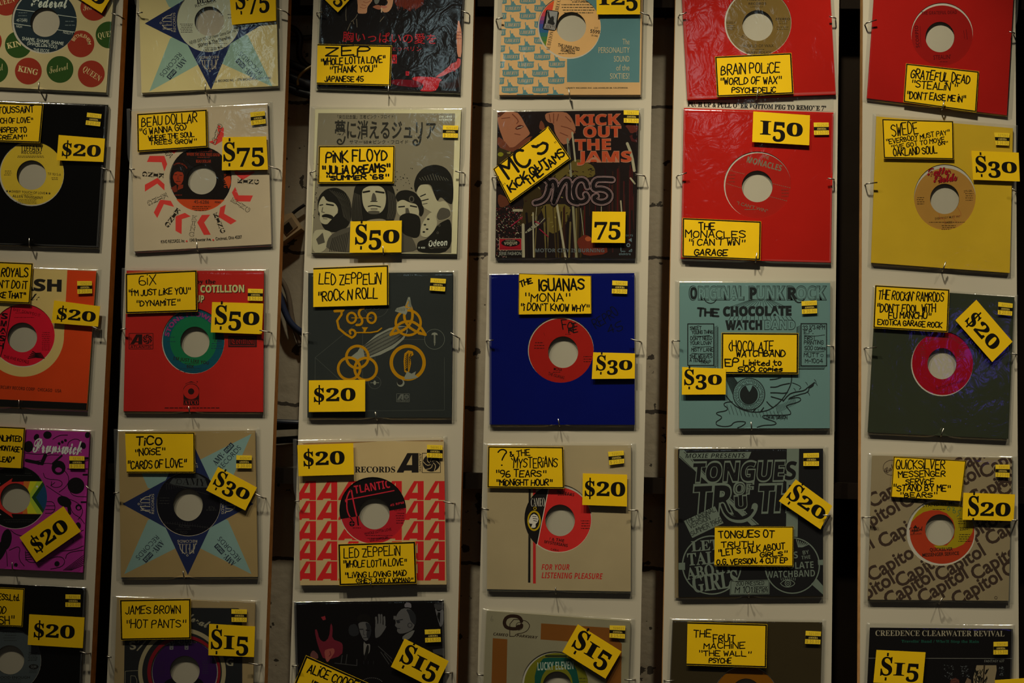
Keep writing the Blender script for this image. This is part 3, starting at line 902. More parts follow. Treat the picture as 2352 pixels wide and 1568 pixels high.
def art(a):
    k = (.035, .012, .012); w = c(205, 190, 165); rd = c(188, 34, 34)
    a.T('Distributed by the', 420, 242, 962, 240, 38, k, 'serif', .02)
    for o, q in ((6, k), (0, w)):
        a.T('ATCO - COTILLION', 560+o, 320+o, 1224+o, 316+o, 64, q, 'bold', .02); a.T('GROUP', 655+o, 404+o, 858+o, 408+o, 62, q, 'bold', .02)
    atlogo(a, 183, 688, 397, 828, k, rd)
    a.B(1075, 708, 1332, 812, (.06, .016, .016)); a.L([(1090, 722), (1316, 724), (1314, 798), (1088, 796)], 5, c(150, 26, 28), closed=True)
    a.T('Cotillion', 1102, 782, 1308, 782, 58, (.014, .006, .006), 'frak', .03); a.T('Cotillion', 1102, 782, 1308, 782, 56, c(165, 30, 30), 'frak', -.012)
    a.P([(672, 1285), (672, 1185), (690, 1140), (742, 1118), (792, 1140), (812, 1185), (812, 1285)], k); a.E(741, 1212, 70, 68, rd); a.R(742, 1210, 80, 10, rd, ry=76, a0=180, a1=360, n=20); a.E(741, 1210, 28, 28, k)
    a.B(672, 1288, 812, 1333, k); a.T('ATCO', 680, 1327, 806, 1327, 34, rd, 'serif'); a.E(796, 1123, 5, 5, k)
    a.tiny(500, 1362, 1000, 1363, 1, (.08, .012, .012), 13, .02)
    a.P([(190, 135), (800, 95), (1395, 112), (1395, 128), (800, 118), (165, 140)], c(196, 120, 84))
def disc(a):
    a.E(762, 757, 212, 222, c(24, 108, 84), n=56)
    a.A('STONE FLOWER', 762, 757, 226, 190, 325, 40, c(150, 50, 140), 'bold', .02)
    k = D_()
    a.T("I'M JUST LIKE YOU", 578, 925, 902, 970, 30, k, 'bold'); a.tiny(672, 962, 805, 975, 1, k, 8); a.T('6IX', 698, 996, 765, 1000, 28, k, 'bold'); a.tiny(610, 1005, 845, 1040, 3, (.02, .06, .1), 9)
    a.tiny(515, 725, 600, 765, 2, (.02, .08, .1), 10); a.T('45-9003', 945, 765, 1018, 770, 20, k); a.tiny(918, 782, 1030, 825, 3, (.02, .06, .1), 10)
rec(1, B3, 'red sleeve record with blue and green label, price tag fifty, on the second board', [(160, 122), (1395, 125), (1388, 1395), (132, 1388)], lambda: c(188, 34, 34),
    (758, 757, 283, 294), (763, 757, 277, 291), (775, 765, 131, 138), seen(18, 76, 118), art, disc,
    ([(150, 148), (792, 118), (798, 490), (152, 510)], 15, 'trbl', [('6iX', 275, 260, 428, 246, 80, 9), ('"i\'M JUST LiKE YOU"', 178, 352, 735, 328, 52, 10), ('"DYNAMiTE"', 246, 442, 640, 430, 50, 10)]),
    ([(930, 405), (1390, 418), (1378, 695), (918, 678)], '$50', 2, (.07, .94, .72, .44)), ([(1252, 285), (1387, 288), (1385, 395), (1250, 392)], '527011', '50.00'),
    '108 652 155 645;1442 676 1356 660;728 1402 718 1345', (2, 12, seen(120, 112, 98)), tone=(.68, .68, .46))
B4 = (240, 960, 4.02)
def disc(a):
    g = c(58, 57, 52)
    a.P([(600, 600), (640, 545), (720, 510), (850, 510), (930, 560), (955, 640), (800, 640), (640, 615)], g)
    a.T('AMY', 722, 612, 932, 630, 66, (.01, .01, .012), 'serif', -.01); a.L([(660, 612), (680, 560), (650, 560)], 4, (.01, .01, .012), sm=1); a.R(690, 585, 22, 4, (.01, .01, .012))
    for i in range(19):
        a.L([(572+i*22, 610+i*3), (575+i*22, 665+abs(i-9)*4-40)], 3, (.045, .045, .05), joints=False)
        a.L([(560+i*23, 935+i*3+abs(i-9)*2), (560+i*23, 970+i*3)], 3, (.045, .045, .05), joints=False)
    a.L([(530, 965), (975, 1010)], 3, (.05, .05, .055)); a.L([(560, 600), (960, 705)], 3, (.05, .05, .055))
    t = (.05, .05, .055)
    a.T('NOISE', 684, 1010, 790, 1015, 26, t); a.tiny(650, 1028, 810, 1040, 1, t, 8); a.T('TICO', 695, 1066, 765, 1068, 24, t); a.T('876', 958, 838, 1022, 842, 26, t); a.tiny(930, 852, 1045, 868, 1, t, 11); a.tiny(500, 740, 600, 790, 3, t, 10)
rec(1, B4, 'tan sleeve record with navy star and black label, on the second board', [(130, 125), (1390, 115), (1415, 1465), (152, 1470)], lambda: c(152, 120, 72),
    (776, 792, 297), (777, 792, 293), (770, 800, 137, 150), (.010, .010, .016), lambda a: bell(a, 770, 792, 1.0, 0), disc,
    ([(190, 130), (832, 133), (835, 505), (205, 505)], 12, 'trb', [('TiCO', 295, 248, 530, 245, 68, 15), ('"NOiSE"', 282, 345, 558, 330, 60, 11), ('"CARDS OF LOVE"', 212, 468, 756, 450, 72, 11)]),
    ([(1048, 450), (1408, 640), (1300, 852), (938, 665)], '$30', 2, (.07, .93, .66, .42)), ([(1218, 342), (1360, 345), (1358, 463), (1215, 462)], '4626240', '30.00'),
    '85 692 135 685;1466 738 1392 697;735 1472 725 1412', (4, 14, seen(110, 112, 108)), tone=(.66, .67, .63))
B5 = (240, 1320, 5.345)
def art(a):
    k = (.022, .024, .028); cr = c(140, 122, 88)
    a.P([(252, 395), (1640, 408), (1668, 425), (1692, 620), (1692, 2000), (230, 2000)], k)
    a.R(952, 1190, 514, 50, cr, n=80); a.R(975, 1190, 428, 44, c(112, 14, 20), n=72)
    t = c(125, 112, 88)
    a.T('Federal', 850, 475, 1262, 655, 92, t, 'script', .022)
    a.T('S', 312, 918, 392, 905, 96, t, 'sans', .03); a.L([(402, 925), (500, 815)], 16, t); a.L([(410, 830), (430, 800)], 10, t)
    a.T('G', 1480, 1108, 1590, 1120, 92, t, 'bold', .0)
    a.L([(250, 1700), (255, 1182), (410, 1172)], 5, t); a.L([(318, 1400), (322, 1235), (375, 1240), (398, 1290), (400, 1400)], 5, t)
    a.P([(180, 270), (900, 262), (1500, 300), (1840, 345), (1500, 322), (900, 285)], c(150, 112, 66))
def disc(a):
    g = c(112, 106, 100)
    a.R(985, 1190, 401, 10, g, n=60)
    a.T('people', 800, 850, 1130, 835, 90, g, 'bold', .05); a.T('people', 800, 850, 1130, 835, 88, (.02, .02, .022), 'bold', .015)
    for x in (800, 985): a.B(x, 840, x+44, 915, g); a.B(x+10, 840, x+34, 905, (.03, .02, .05)); a.B(x+16, 870, x+28, 895, g)
    a.E(900, 1360, 180, 100, (.008, .006, .012)); a.E(1100, 1350, 120, 90, (.008, .006, .012))
    a.tiny(1200, 1060, 1280, 1210, 8, (.05, .035, .09), 12); a.tiny(640, 1080, 740, 1240, 7, (.05, .02, .09), 12)
rec(1, B5, 'record with purple label in a black sleeve with cream rim, lowest on the second board', [(155, 278), (1850, 335), (1805, 2075), (95, 2030)], lambda: c(138, 112, 74),
    (985, 1190, 408), (985, 1190, 404), (985, 1175, 183), (.045, .012, .10), art, disc,
    ([(188, 305), (1058, 292), (1060, 785), (200, 800)], 20, 'trbl', [('JAMES BROWN', 262, 480, 930, 470, 92, 13), ('"HOT PANTS"', 265, 655, 995, 640, 100, 13)]),
    ([(1285, 600), (1848, 632), (1835, 1008), (1275, 985)], '$15', 2, (.05, .87, .78, .44)), ([(1558, 420), (1748, 425), (1745, 578), (1560, 575)], '526011', '15.00'),
    '30 1002 85 1010;1902 1104 1768 1082', tone=(.62, .62, .56))
# ---- column 3
C1 = (690, 0, 5.47)
def art(a):
    sk, sk2, rd, hair = c(214, 150, 112), c(176, 104, 76), c(186, 30, 36), c(96, 34, 24)
    a.soft = 1
    a.P([(1175, -80), (1520, -120), (1560, 40), (1490, 100), (1400, 110), (1380, 150), (1300, 95), (1180, 60)], hair)
    for i in range(16): a.L([(1190+i*22, -20), (1200+i*20, 40+(i*37) % 60), (1210+i*18, 70+(i*53) % 70)], 7, c(130, 52, 34), sm=1)
    a.P([(1000, -80), (1170, -80), (1165, 30), (1145, 100), (1105, 150), (1050, 160), (1020, 125), (1010, 60)], sk); a.P([(905, 85), (960, 60), (1010, 70), (1020, 110), (985, 125), (920, 98)], sk2)
    a.E(1045, 30, 52, 44, (.015, .008, .008)); a.P([(1010, 70), (1080, 72), (1095, 92), (1050, 108), (1015, 98)], c(200, 120, 100)); a.B(1012, 96, 1026, 156, c(225, 190, 160))
    a.P([(712, -60), (890, -60), (906, 5), (880, 40), (840, 90), (836, 168), (780, 172), (716, 168), (722, 80), (716, 30)], sk)
    for q in ([(790, 20), (830, 40), (880, 10)], [(770, 60), (820, 70)], [(750, 90), (800, 110), (830, 90)]): a.L(q, 8, sk2, sm=1)
    a.P([(935, -40), (1000, -60), (990, 30), (950, 60), (925, 20)], c(120, 118, 110))
    gl = c(120, 105, 88)
    for q in ([(640, 270), (690, 230), (715, 180)], [(590, 380), (630, 290)], [(705, 240), (712, 340)], [(1000, 270), (1050, 210)], [(580, 30), (570, 160), (575, 260)], [(660, 260), (672, 300)]): a.L(q, 8, gl, sm=1)
    a.L([(720, 520), (735, 440)], 10, c(105, 100, 90))
    a.T('\u80f8\u3044\u3063\u3071\u3044\u306e\u611b\u3092', 525, 512, 1722, 545, 96, rd, 'sans', .004)
    a.T('\u30c4\u30a7\u30c3\u30da\u30ea\u30f3', 1052, 632, 1525, 640, 46, rd)
    a.B(1130, 685, 1212, 798, rd); a.R(1178, 740, 22, 8, (.02, .01, .01)); a.L([(1165, 765), (1195, 780)], 7, (.02, .01, .01))
    tn, pk = c(204, 132, 104), c(190, 70, 70)
    a.P([(1985, 220), (2030, 410), (2026, 720), (1972, 715), (1960, 480), (1965, 400)], tn)
    for y in (400, 440, 480): a.L([(1958, y), (2030, y+6)], 8, c(140, 70, 60))
    a.P([(1975, 725), (2018, 745), (2008, 830), (1950, 880), (1880, 905), (1800, 950), (1715, 975), (1700, 962), (1800, 890), (1870, 830), (1900, 795), (1960, 780)], pk)
    for q in ([(1890, 800), (1880, 850)], [(1930, 800), (1930, 850)], [(1880, 880), (1950, 895)]): a.L(q, 10, c(130, 36, 40), sm=1)
    a.P([(1140, 990), (1500, 1010), (1545, 1055), (1490, 1105), (1140, 1065)], c(105, 14, 24))
    a.P([(1390, 995), (1440, 958), (1700, 970), (1785, 1000), (1745, 1035), (1735, 1090), (1690, 1150), (1490, 1150), (1550, 1090), (1530, 1040)], rd)
    a.B(1322, 895, 1366, 950, c(180, 30, 40)); a.L([(1335, 915), (1350, 920), (1340, 935)], 5, (.03, .005, .008))
    a.P([(1750, 1000), (1900, 1050), (1950, 980), (2005, 960), (2000, 1120), (1750, 1100)], (.03, .012, .010))
rec(2, C1, 'black picture sleeve of a shouting singer with red Japanese lettering', [(285, -700), (2085, -640), (2005, 1162), (205, 1102)], (.013, .011, .012), art=art,
    card=([(215, 552), (1150, 572), (1130, 1078), (205, 1055)], 18, 'trb', [('ZEP', 322, 712, 872, 690, 110, 20), ('"WHOLE LOTTA LOVE"', 255, 820, 1066, 785, 82, 15), ('"THANK YOU"', 366, 915, 958, 895, 74, 15), ('JAPANESE 45', 305, 1025, 790, 1022, 66, 14)]),
    price=([(365, -364), (675, -64), (470, 155), (160, -145)], '$75', 2), pegs='205 162 280 148;2108 168 2020 134;1105 1188 1106 1062', lip=(-14, 32, seen(196, 186, 158)), bag=(5, 5, 5, 7))
C2 = (680, 220, 3.919)
def art(a):
    g, dk, md, lt, bl = c(106, 93, 72), (.036, .034, .028), c(66, 58, 46), c(140, 126, 98), (.018, .017, .014)
    a.P([(200, 155), (1432, 158), (1398, 1415), (140, 1410)], g)
    rg = random.Random(3)
    for i in range(70): a.E(rg.uniform(150, 230) if i < 40 else rg.uniform(860, 1060), rg.uniform(600, 1380) if i < 40 else rg.uniform(640, 880), rg.uniform(2, 9), rg.uniform(2, 7), bl, rot=rg.uniform(0, 90), n=8)
    a.T('\u5922\u306b\u6d88\u3048\u308b\u30b8\u30e5\u30ea\u30a2', 345, 372, 1262, 378, 122, dk, 'sans', .022)
    a.T('\u300c\u6765\u65e5\u8a18\u5ff5\u76e4\u300d\u738b\u8005\u30d4\u30f3\u30af\u30fb\u30d5\u30ed\u30a4\u30c9!', 352, 206, 892, 200, 27, dk)
    a.T("\u30b5\u30de\u30fc'68\u2605\u30d4\u30f3\u30af\u30fb\u30d5\u30ed\u30a4\u30c9", 478, 430, 1012, 430, 27, dk, 'sans', .006)
    a.L([(440, 370), (430, 420), (400, 440), (370, 425), (375, 395), (400, 390), (408, 410)], 14, dk, sm=2)
    a.L([(1125, 300), (1120, 420), (1085, 450), (1052, 430), (1058, 400), (1085, 395), (1092, 415)], 16, dk, sm=2)
    w = c(175, 166, 145)
    a.T('OR-2840', 1285, 197, 1405, 196, 17, w, 'bold'); a.T('STEREO', 1285, 224, 1405, 224, 17, w, 'bold')
    a.soft = 2
    a.P([(190, 960), (215, 890), (270, 838), (360, 822), (440, 860), (490, 940), (505, 1060), (480, 1160), (420, 1215), (330, 1230), (250, 1205), (205, 1090)], bl)
    a.P([(205, 960), (245, 890), (275, 950), (345, 960), (380, 1010), (370, 1080), (330, 1130), (270, 1160), (225, 1145), (210, 1100), (215, 1060), (198, 1030)], lt)
    a.L([(215, 985), (240, 980)], 10, bl); a.L([(275, 975), (335, 985)], 14, bl, sm=1); a.L([(240, 1005), (232, 1045), (255, 1050)], 7, md); a.P([(230, 1075), (270, 1060), (330, 1075), (350, 1120), (320, 1110), (270, 1092), (235, 1095)], bl); a.L([(245, 1105), (280, 1108)], 6, md)
    a.P([(330, 1100), (385, 1040), (400, 1120), (330, 1180), (260, 1180)], bl)
    for i in range(8): a.L([(300+i*22, 845+i*6), (400+i*14, 940+i*8), (430+i*9, 1090+i*8)], 3, md, sm=1)
    a.P([(150, 1210), (250, 1200), (330, 1230), (300, 1330), (240, 1410), (145, 1410)], lt); a.P([(180, 1290), (240, 1230), (260, 1320), (200, 1340)], md)
    a.P([(530, 800), (600, 780), (800, 780), (870, 800), (905, 940), (900, 1080), (850, 1180), (800, 1100), (650, 1110), (560, 1180), (490, 1120), (505, 950)], bl)
    a.P([(590, 850), (640, 815), (720, 800), (790, 830), (812, 900), (805, 990), (770, 1050), (700, 1072), (640, 1050), (600, 980)], lt)
    a.L([(605, 868), (660, 858)], 16, bl); a.L([(720, 862), (790, 872)], 16, bl); a.P([(690, 870), (712, 880), (730, 945), (690, 955), (675, 940)], md); a.L([(672, 950), (730, 950)], 8, bl); a.L([(650, 995), (700, 985), (760, 1000)], 10, bl, sm=1); a.L([(675, 1018), (730, 1018)], 9, md); a.P([(610, 1000), (640, 1060), (780, 1060), (800, 1000), (820, 1100), (600, 1110)], bl); a.P([(640, 1040), (700, 1030), (760, 1040), (740, 1066), (660, 1064)], md)
    for i in range(9): a.L([(520+i*7, 870+i*3), (505+i*10, 1000), (500+i*12, 1120)], 3, md, sm=1); a.L([(825+i*8, 850+i*5), (835+i*8, 1000), (820+i*8, 1110)], 3, md, sm=1)
    a.P([(260, 1410), (290, 1260), (430, 1190), (560, 1170), (850, 1180), (1020, 1240), (1070, 1320), (1095, 1412)], md)
    for i in range(10): a.L([(300+i*16, 1400), (330+i*16, 1280-i*6)], 5, bl)
    a.P([(890, 900), (930, 855), (1000, 845), (1080, 870), (1140, 960), (1155, 1040), (1120, 1100), (1080, 1000), (960, 940), (915, 960)], bl)
    a.P([(905, 960), (960, 930), (1020, 960), (1090, 975), (1112, 1050), (1090, 1110), (1000, 1090), (930, 1080), (905, 1030)], lt)
    a.L([(925, 1000), (975, 995)], 12, bl, sm=1); a.L([(1030, 990), (1085, 1000)], 12, bl, sm=1); a.P([(985, 1010), (1010, 1010), (1025, 1060), (985, 1060)], md); a.P([(930, 1080), (1000, 1050), (1100, 1070), (1125, 1130), (1110, 1290), (960, 1250), (930, 1150)], bl); a.E(1040, 930, 24, 30, md); a.E(1040, 930, 14, 20, bl)
    a.P([(1058, 800), (1085, 710), (1150, 640), (1250, 615), (1340, 640), (1400, 710), (1418, 820), (1412, 980), (1360, 960), (1300, 900), (1270, 960), (1235, 860), (1215, 800), (1160, 785), (1110, 800), (1075, 880)], bl)
    a.P([(1080, 880), (1110, 800), (1200, 795), (1240, 880), (1275, 960), (1340, 940), (1385, 1000), (1400, 1095), (1280, 1135), (1255, 1070), (1190, 1030), (1140, 1000), (1125, 930)], lt)
    a.P([(1300, 1000), (1385, 1020), (1395, 1090), (1285, 1130), (1260, 1080)], md); a.L([(1130, 790), (1200, 785)], 14, bl); a.L([(1120, 905), (1165, 885)], 10, bl); a.L([(1130, 945), (1190, 930)], 9, bl); a.L([(1140, 975), (1180, 968)], 7, md)
    for i in range(11): a.L([(1110+i*24, 700-abs(i-5)*-8), (1130+i*24, 760)], 4, c(84, 76, 60), sm=1)
    a.P([(1085, 1414), (1090, 1310), (1180, 1290), (1260, 1180), (1300, 1140), (1402, 1095), (1398, 1415)], bl)
    a.P([(1115, 1260), (1130, 1150), (1210, 1040), (1255, 1070), (1275, 1150), (1240, 1220), (1180, 1280)], lt)
    for x, y in ((1160, 1160), (1190, 1110), (1180, 1200), (1150, 1225)): a.E(x, y, 12, 8, bl)
    for x, y in ((1290, 1165), (1275, 1232)): a.R(x, y, 8, 5, md)
    a.T('Odeon', 1192, 1358, 1366, 1345, 54, w, 'bital', .0); a.R(1222, 1342, 32, 6, md); a.T('RECORDS', 1250, 1372, 1356, 1370, 15, md, 'bold'); a.T('\u00a5 400', 1100, 1375, 1162, 1374, 16, w)
rec(2, C2, 'grey picture sleeve of four long-haired men with Japanese title', [(172, 120), (1485, 124), (1446, 1422), (138, 1412)], lambda: c(168, 152, 116), art=art,
    card=([(205, 452), (888, 448), (880, 785), (196, 788)], 12, 'trbl', [('PiNK FLOYD', 272, 602, 820, 580, 92, 15), ('"JULiA DREAMS"', 235, 705, 845, 685, 66, 17), ('"SUMMER \'68"', 268, 758, 832, 748, 40, 14)]),
    price=([(490, 1130), (952, 1122), (948, 1408), (482, 1412)], '$50', 2, (.10, .96, .72, .44)), stick=([(1322, 265), (1460, 268), (1455, 378), (1320, 375)], '620140', '50.00'),
    pegs='126 692 180 675;1506 693 1432 678;785 1418 782 1350', lip=(2, 12, seen(110, 104, 90)), tone=(1.12, 1.14, 1.06))
C3 = (680, 590, 3.92)
def art(a):
    y, w, g = c(196, 132, 8), c(146, 142, 126), c(84, 84, 78)
    for q in ([(170, 1110), (172, 905), (580, 572), (600, 560), (598, 1380)], [(172, 905), (410, 1120)], [(620, 1385), (1335, 1378), (1335, 905)], [(960, 742), (1160, 742)], [(710, 760), (710, 1080)]): a.L(q, 3, g)
    a.R(722, 430, 112, 3, g); a.R(1247, 740, 90, 4, c(110, 110, 100)); a.R(708, 1130, 56, 4, g)
    # striped airship shape
    a.P([(490, 900), (555, 850), (575, 815), (620, 790), (720, 700), (840, 640), (940, 620), (1000, 625), (1005, 670), (970, 740), (880, 820), (760, 880), (640, 915), (560, 925), (535, 960), (530, 925)], w)
    for i in range(13):
        t = i/12
        a.L([(600+20*t, 810+95*t), (760-10*t, 700+150*t), (900+20*t, 640+120*t), (1000-8*t, 630+45*t)], 5 if i % 3 else 8, (.035, .036, .034), sm=2, joints=False)
    for cx, cy in ((552, 900), (478, 1005), (627, 1008)): a.R(cx, cy, 99, 24, y)
    a.R(1005, 950, 148, 31, y, n=64)
    a.R(1010, 592, 112, 22, y)
    for q in ([(1012, 402), (968, 500), (985, 600), (1060, 665), (1165, 700)], [(1012, 402), (1056, 500), (1036, 600), (965, 665), (850, 700)], [(850, 700), (905, 610), (1010, 568), (1110, 610), (1165, 700)]): a.L(q, 23, y, sm=2)
    a.L([(850, 700), (905, 690)], 16, y); a.L([(1165, 700), (1105, 690)], 16, y)
    # moth
    a.P([(985, 430), (1010, 360), (1026, 362), (1035, 420), (1048, 465), (1005, 470)], w); a.P([(890, 488), (905, 460), (975, 440), (1000, 470), (1002, 495), (990, 520)], w)
    for i in range(6): a.L([(910+i*14, 462), (905+i*14, 486)], 3, (.03, .03, .03)); a.L([(1005+i*3, 385+i*12), (1025+i*3, 390+i*12)], 3, (.03, .03, .03))
    a.L([(1012, 402), (990, 450), (1040, 460)], 9, y, sm=1)
    # plume in the ring
    a.P([(975, 1030), (968, 940), (975, 870), (1010, 840), (1050, 850), (1058, 880), (1030, 900), (1035, 960), (1020, 1030), (1000, 1050)], y); a.P([(985, 1020), (980, 940), (990, 880), (1012, 860), (1008, 1030)], (.03, .028, .02)); a.P([(1018, 1020), (1015, 900), (1040, 862), (1024, 960)], (.03, .028, .02))
    for i in range(9): a.L([(978, 1010-i*16), (1000, 990-i*16)], 5, y); a.L([(1008, 1000-i*16), (1030, 985-i*16)], 4, y)
    a.P([(975, 1080), (1000, 1030), (1040, 1050), (1080, 1028), (1070, 1060), (1100, 1085), (1030, 1100), (980, 1100)], w)
    # crooked line emblem in yellow
    a.L([(345, 485), (435, 482), (345, 610), (490, 730), (525, 715), (540, 680), (510, 650), (480, 665), (490, 690)], 20, y, sm=1)
    a.P([(340, 500), (360, 472), (440, 474), (425, 495)], y); a.R(500, 548, 40, 20, y, ry=46); a.R(680, 548, 38, 20, y, ry=46); a.L([(500, 548), (680, 550)], 7, y); a.L([(612, 460), (575, 470), (560, 520), (600, 560), (590, 610), (545, 612)], 22, y, sm=2)
    a.L([(540, 680), (720, 680), (770, 640)], 12, y, sm=1); a.P([(590, 632), (650, 632), (632, 655), (622, 685), (604, 685), (608, 655)], y)
    a.P([(1218, 702), (1225, 685), (1248, 678), (1270, 686), (1276, 704), (1255, 700), (1256, 770), (1248, 803), (1240, 770), (1240, 700)], w)
    for i in range(6): a.L([(1240, 715+i*13), (1257, 710+i*13)], 3, (.03, .03, .03))
    a.E(708, 1132, 12, 20, w); a.L([(672, 1132), (745, 1132)], 5, w); a.E(942, 1134, 34, 34, w); a.E(936, 1126, 26, 26, (.03, .03, .03))
    atlogo(a, 906, 1231, 1020, 1305, c(110, 108, 100), (.036, .042, .042), 4)
    a.T('DO', 625, 480, 760, 480, 60, c(60, 62, 58)); 
rec(2, C3, 'dark slate picture sleeve with four yellow emblems and a white airship', [(110, 145), (1412, 138), (1398, 1445), (102, 1445)], (.034, .040, .040), art=art,
    card=([(155, 98), (832, 72), (833, 432), (155, 450)], 15, 'tr', [('LED ZEPPELiN', 210, 245, 765, 242, 92, 11), ('"ROCK N ROLL', 196, 395, 738, 370, 88, 12)]),
    price=([(115, 1110), (622, 1105), (622, 1390), (115, 1395)], '$20', 1, (.09, .83, .67, .42)), stick=([(1212, 190), (1350, 198), (1340, 310), (1202, 300)], '523100', '20.00'),
    pegs='66 692 122 683;1456 724 1390 680;728 1462 712 1395')
C4 = (660, 980, 4.02)
def art(a):
    r, cr, k = c(172, 28, 26), c(164, 136, 92), (.022, .018, .018)
    a.up()
    for j, y in enumerate((500, 683, 870, 1056, 1242)):
        for x in (75, 272, 469, 668, 868, 1070, 1266):
            a.hold = True
            a.P([(x, y+176), (x+3, y+160), (x+100, y), (x+189, y), (x+189, y+176), (x+128, y+176), (x+128, y+162), (x+62, y+162), (x+55, y+176)], r)
            a.hold = False
    a.up()
    for j, y in enumerate((500, 683, 870, 1056, 1242)):
        for x in (75, 272, 469, 668, 868, 1070, 1266):
            a.hold = True
            a.P([(x+82, y+108), (x+132, y+14), (x+134, y+108)], cr)
            a.hold = False
    a.up()
    a.P([(1420, 495), (1460, 495), (1475, 1420), (1430, 1420), (1440, 900)], c(184, 78, 14)) if False else None
    a.T('RECORDS', 622, 420, 998, 420, 52, k, 'serif', .012)
    a.P([(1010, 422), (1016, 405), (1108, 242), (1211, 242), (1211, 422), (1148, 422), (1148, 404), (1080, 404), (1072, 422)], k); a.P([(1100, 352), (1150, 258), (1152, 352)], cr)
    a.T('ATLANTIC', 1216, 244, 1216, 420, 20, k, 'bold')
    a.L([(1245, 243), (1415, 243), (1413, 422), (1245, 422)], 5, k, closed=True); a.E(1330, 333, 80, 80, k)
    for i in range(6):
        t = math.pi/3*i
        a.L([(1330+18*math.cos(t), 333+18*math.sin(t)), (1330+48*math.cos(t+.5), 333+48*math.sin(t+.5)), (1330+76*math.cos(t+1.2), 333+76*math.sin(t+1.2))], 6, cr, sm=1)
    a.P([(135, 150), (800, 108), (1360, 122), (1440, 122), (1440, 135), (900, 128), (600, 150), (150, 162)], c(120, 84, 44))
def disc(a):
    k, r = (.012, .010, .011), c(168, 30, 40)
    a.P([(470, 855), (470, 440), (1110, 440), (1110, 745), (800, 800)], k)
    a.T('TLANTIC', 622, 618, 955, 560, 74, r, 'bold', .0); a.L([(535, 676), (985, 588)], 10, r)
    a.L([(540, 690), (560, 620), (590, 570), (600, 640), (625, 760), (645, 840)], 13, r, sm=1); a.L([(550, 680), (548, 740), (560, 800), (590, 850)], 12, r, sm=1); a.L([(645, 830), (655, 905)], 14, k); a.L([(580, 835), (600, 862)], 10, k); a.E(597, 893, 26, 26, k)
    for i in range(4): a.L([(597, 893), (597+20*math.cos(i*1.57), 893+20*math.sin(i*1.57))], 4, r)
    a.T('45 RPM', 950, 735, 1080, 706, 20, r, 'bold')
    t = (.06, .006, .012)
    a.T('WHOLE LOTTA LOVE', 712, 1000, 962, 955, 24, t, 'sans', .012); a.tiny(720, 1005, 1000, 1030, 2, t, 8); a.T('LED ZEPPELIN', 762, 1060, 932, 1032, 24, t, 'bold'); a.T('45-2690', 988, 780, 1080, 765, 20, t); a.tiny(1000, 800, 1085, 890, 5, t, 9); a.tiny(590, 935, 690, 945, 1, t, 9)
NEXT_TONE[0] = (.88, .88, .81)
rec(2, C4, 'cream sleeve record patterned with rows of red letter A, on the third board', [(104, 148), (1445, 120), (1470, 1455), (118, 1462)], lambda: c(164, 136, 92),
    (789, 772, 309), (795, 773, 305), (802, 800, 142, 146), seen(150, 24, 30), art, disc,
    ([(468, 1082), (1182, 1058), (1195, 1445), (480, 1465)], 17, 'trbl', [('LED ZEPPELiN', 525, 1208, 1042, 1182, 82, 10), ('"WHOLE LOTTA LOVE"', 515, 1300, 1100, 1278, 62, 10), ('"LiViNG LOViNG MAiD', 530, 1395, 1100, 1375, 46, 10), ("(SHE'S JUST A WOMAN)\"", 636, 1440, 1158, 1432, 36, 9)]),
    ([(92, 168), (608, 150), (615, 440), (103, 455)], '$20', 1, (.10, .84, .67, .44)), ([(1290, 165), (1433, 170), (1432, 288), (1288, 282)], '560911', '20.00'),
    '70 688 112 683;1530 708 1442 690;775 1472 768 1440', None, (13, 8, 9, 9))
C5 = (640, 1340, 5.345)
